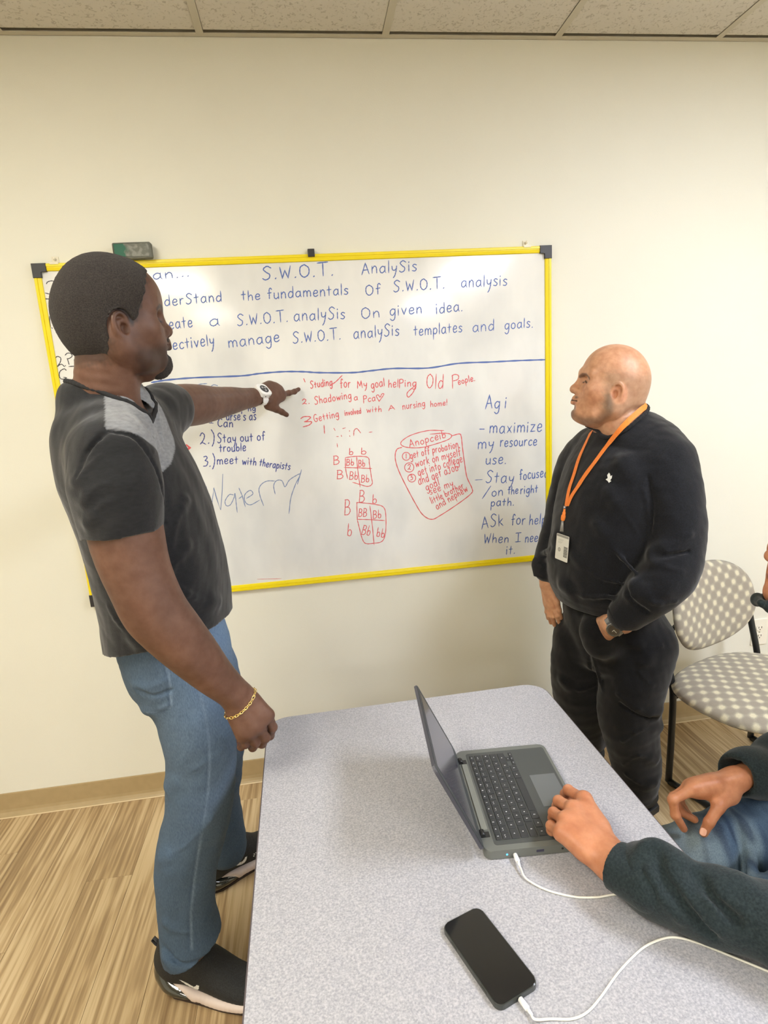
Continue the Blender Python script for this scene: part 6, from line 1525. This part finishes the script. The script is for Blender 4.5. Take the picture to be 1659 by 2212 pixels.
for y0, y1, kx in ((-1.235, -1.235, .70), (-1.42, -1.43, .72)): F.chain([V(1.22, y0, .56), V(kx+.035, y1, .51), V(kx+.025, y1, .30), V(kx+.06, y1, .10)], [.07, .055, .045, .036], .02, ci=.02)
B3.add(F, col3)
man3 = B3.build('person', SK3, SO); man3.location = Vector(SO)
setp(man3, 'seated person in a dark green sweatshirt and jeans with one hand on the laptop', 'person')
# thumbnail and fingertip nails
vs, fs = nail(None, P(1519, 1797, -1.2840), nrm(CAM-P(1519, 1797, -1.28)), P(1519, 1806, -1.28)-P(1524, 1788, -1.28), .0062, .0075)
pydata('thumbnail', [v_-SO for v_ in vs], fs, mat('nail_pink', (226, 168, 140), .3, coat=.3), man3, True)
# sweatshirt: torso, both sleeves
GRN = mat('green_fleece', (30, 38, 41), .9, noise=(260, (44, 55, 57), 3, .35, .7), bump=(420, .35, .0018), sheen=.12, spec=.2)
F = Field(V(.36, -1.82, TZ-.02), V(1.52, -.96, 1.16), .0052)
F.loft([(V(1.31, -1.33, .60), .18, .135, V(0, 1, 0), V(-1, 0, 0)), (V(1.31, -1.33, .78), .18, .14, V(0, 1, 0), V(-1, 0, 0)), (V(1.28, -1.33, .94), .18, .135, V(0, 1, 0), V(-1, 0, 0)), (V(1.24, -1.33, 1.03), .14, .105, V(0, 1, 0), V(-1, 0, 0)), (V(1.18, -1.33, 1.07), .08, .08, V(0, 1, 0), V(-1, 0, 0))], .03)
zs = zt_
sl3 = [(px(1384, 1890, z=zs+.047), .038), (px(1402, 1898, z=zs+.048), .045), (px(1432, 1912, z=zs+.049), .044), (px(1480, 1934, z=zs+.049), .0415), (px(1560, 1964, z=zs+.051), .042), (px(1660, 1990, z=zs+.055), .045), (px(1780, 2020, z=zs+.063), .050), (V(.86, -1.56, .90), .074), (V(1.02, -1.48, .99), .078), (V(1.14, -1.42, 1.02), .08)]
F.chain(catmull([a[0] for a in sl3], 3), [float(r[0]) for r in catmull([[a[1]] for a in sl3], 3)], .03, ci=.02)
folds(F, [([(1402, 1838), (1398, 1880), (1425, 1935), (1470, 1990)], .009), ([(1432, 1840), (1450, 1890), (1500, 1955), (1560, 2020)], .010), ([(1550, 1890), (1580, 1940), (1640, 2000)], .010), ([(1470, 1860), (1500, 1910), (1545, 1960)], .008), ([(1600, 1900), (1640, 1950)], .009)],
      [([(1388, 1845), (1385, 1890), (1410, 1935)], .006), ([(1416, 1838), (1432, 1892), (1480, 1955), (1540, 2020)], .008), ([(1500, 1890), (1540, 1940), (1590, 1985)], .007)])
F.wrinkle(.0045, 28, 61, (1, 1, 1)); F.half((0, 0, TZ+.0018), (0, 0, -1)) if False else None
X, Y, Z = [(F.lo[i]+F.h*np.arange(F.n[i])).astype(np.float32) for i in range(3)]
tb_ = np.maximum(np.maximum(TZ+.002-Z[None, None, :], X[:, None, None]-.64), -1.9-Y[None, :, None]*0)
F.d = np.maximum(F.d, np.where(X[:, None, None] < .66, TZ+.0052-Z[None, None, :], -1.0)).astype(np.float32)
cmesh(F, 'sweatshirt', GRN, man3)
cd = nrm(px(1342, 1876, z=zs+.050)-px(1372, 1893, z=zs+.052)); c0 = px(1345, 1877, z=zs+.050)
FB = Field(c0-.09, c0+.09, .0024); FB.chain([c0-cd*.045, c0, c0+cd*.012], [.044, .0405, .040], .003, fl=((0, 0, 1), .92)); FB.half(c0+cd*.012, cd); FB.chain([c0+cd*.0, c0+cd*.05], [.0345, .034], .001, 'cut', fl=((0, 0, 1), .92)); FB.half((0, 0, TZ+.0052), (0, 0, -1))
cmesh(FB, 'cuff', GRN, man3)
F = Field(V(.78, -1.42, .52), V(1.44, -.94, 1.14), .0050)
c1 = P(1597, 1672, -1.210)
slR = [(c1, .042), (P(1625, 1668, -1.197), .046), (P(1665, 1672, -1.18), .056), (V(1.06, -1.16, .675), .062), (V(1.22, -1.17, .71), .070), (V(1.30, -1.18, .83), .074), (V(1.28, -1.20, .98), .078)]
F.chain(catmull([a[0] for a in slR], 3), [float(r[0]) for r in catmull([[a[1]] for a in slR], 3)], .03, ci=.02); F.half(c1+V(-.012, 0, 0), nrm(P(1592, 1683, -1.217)-P(1655, 1665, -1.18))); F.chain([c1-V(.06, 0, 0), c1+V(.012, 0, 0)], [.037, .036], .002, 'cut')
F.wrinkle(.004, 30, 62)
cmesh(F, 'sleeve', GRN, man3)
# collar of the sweatshirt showing as a green point under the chin
F = Field(V(.84, -1.36, 1.00), V(1.26, -1.08, 1.18), .0030)
a0, a1, a2 = P(1644, 1303, -1.275), P(1664, 1311, -1.275), P(1694, 1326, -1.275)
F.chain([a0, a1, a2, V(1.02, -1.27, 1.075), V(1.10, -1.30, 1.09), V(1.17, -1.25, 1.10), V(1.12, -1.17, 1.09), V(1.0, -1.18, 1.075), a1+V(.005, .04, 0), a0], [.004, .009, .015, .022, .024, .024, .024, .020, .010, .005], .01, ci=.01, fl=((0, 0, 1), 1.2))
cmesh(F, 'collar', GRN, man3)
# jeans
F = Field(V(.55, -1.60, .03), V(1.58, -.92, .80), .0058)
F.loft([(V(1.36, -1.33, .61), .18, .12, V(0, 1, 0), V(0, 0, 1)), (V(1.26, -1.33, .605), .18, .12, V(0, 1, 0), V(0, 0, 1)), (V(1.16, -1.33, .60), .18, .10, V(0, 1, 0), V(0, 0, 1))], .02)
for y0, y1, kx in ((-1.24, -1.235, .70), (-1.41, -1.42, .72)):
    F.chain(catmull([V(1.22, y0, .568), V(1.05, y0, .562), V(.88, y1, .538), V(kx+.02, y1, .515), V(kx-.005, y1, .46), V(kx+.01, y1, .34), V(kx+.05, y1, .13)], 2), [float(r[0]) for r in catmull([[a] for a in (.088, .086, .083, .074, .068, .064, .060)], 2)], .025, ci=.012)
folds(F, [([(1560, 1790), (1575, 1840), (1570, 1890)], .008), ([(1610, 1780), (1625, 1840), (1620, 1900)], .009), ([(1510, 1810), (1535, 1850), (1545, 1890)], .007), ([(1640, 1775), (1655, 1830)], .008)], [([(1590, 1785), (1602, 1840), (1600, 1890)], .007)])
F.wrinkle(.005, 26, 71, (1.4, 1, .6)); F.half((1, -1.3, .085), (0, 0, -1))
def jcol3(p):
    c = np.tile(np.array(lin((88, 110, 134))), (len(p), 1)); c = mixc(c, (128, 148, 160), sstep(vnoise(p*V(1.6, .6, .6), 30, 72), .0, .5)*.8)
    c = mixc(c, (52, 68, 92), sstep(-vnoise(p*V(2, .5, .5), 40, 73), .1, .5)*.7)
    c = mixc(c, (152, 166, 168), blob(p, (.70, -1.235, .56), (.13, .14, .12))*.9); return c
cmesh(F, 'jeans', DEN, man3, jcol3)
for y_ in (-1.235, -1.42): plain_shoe(man3, (.84, y_, 0), math.radians(180))
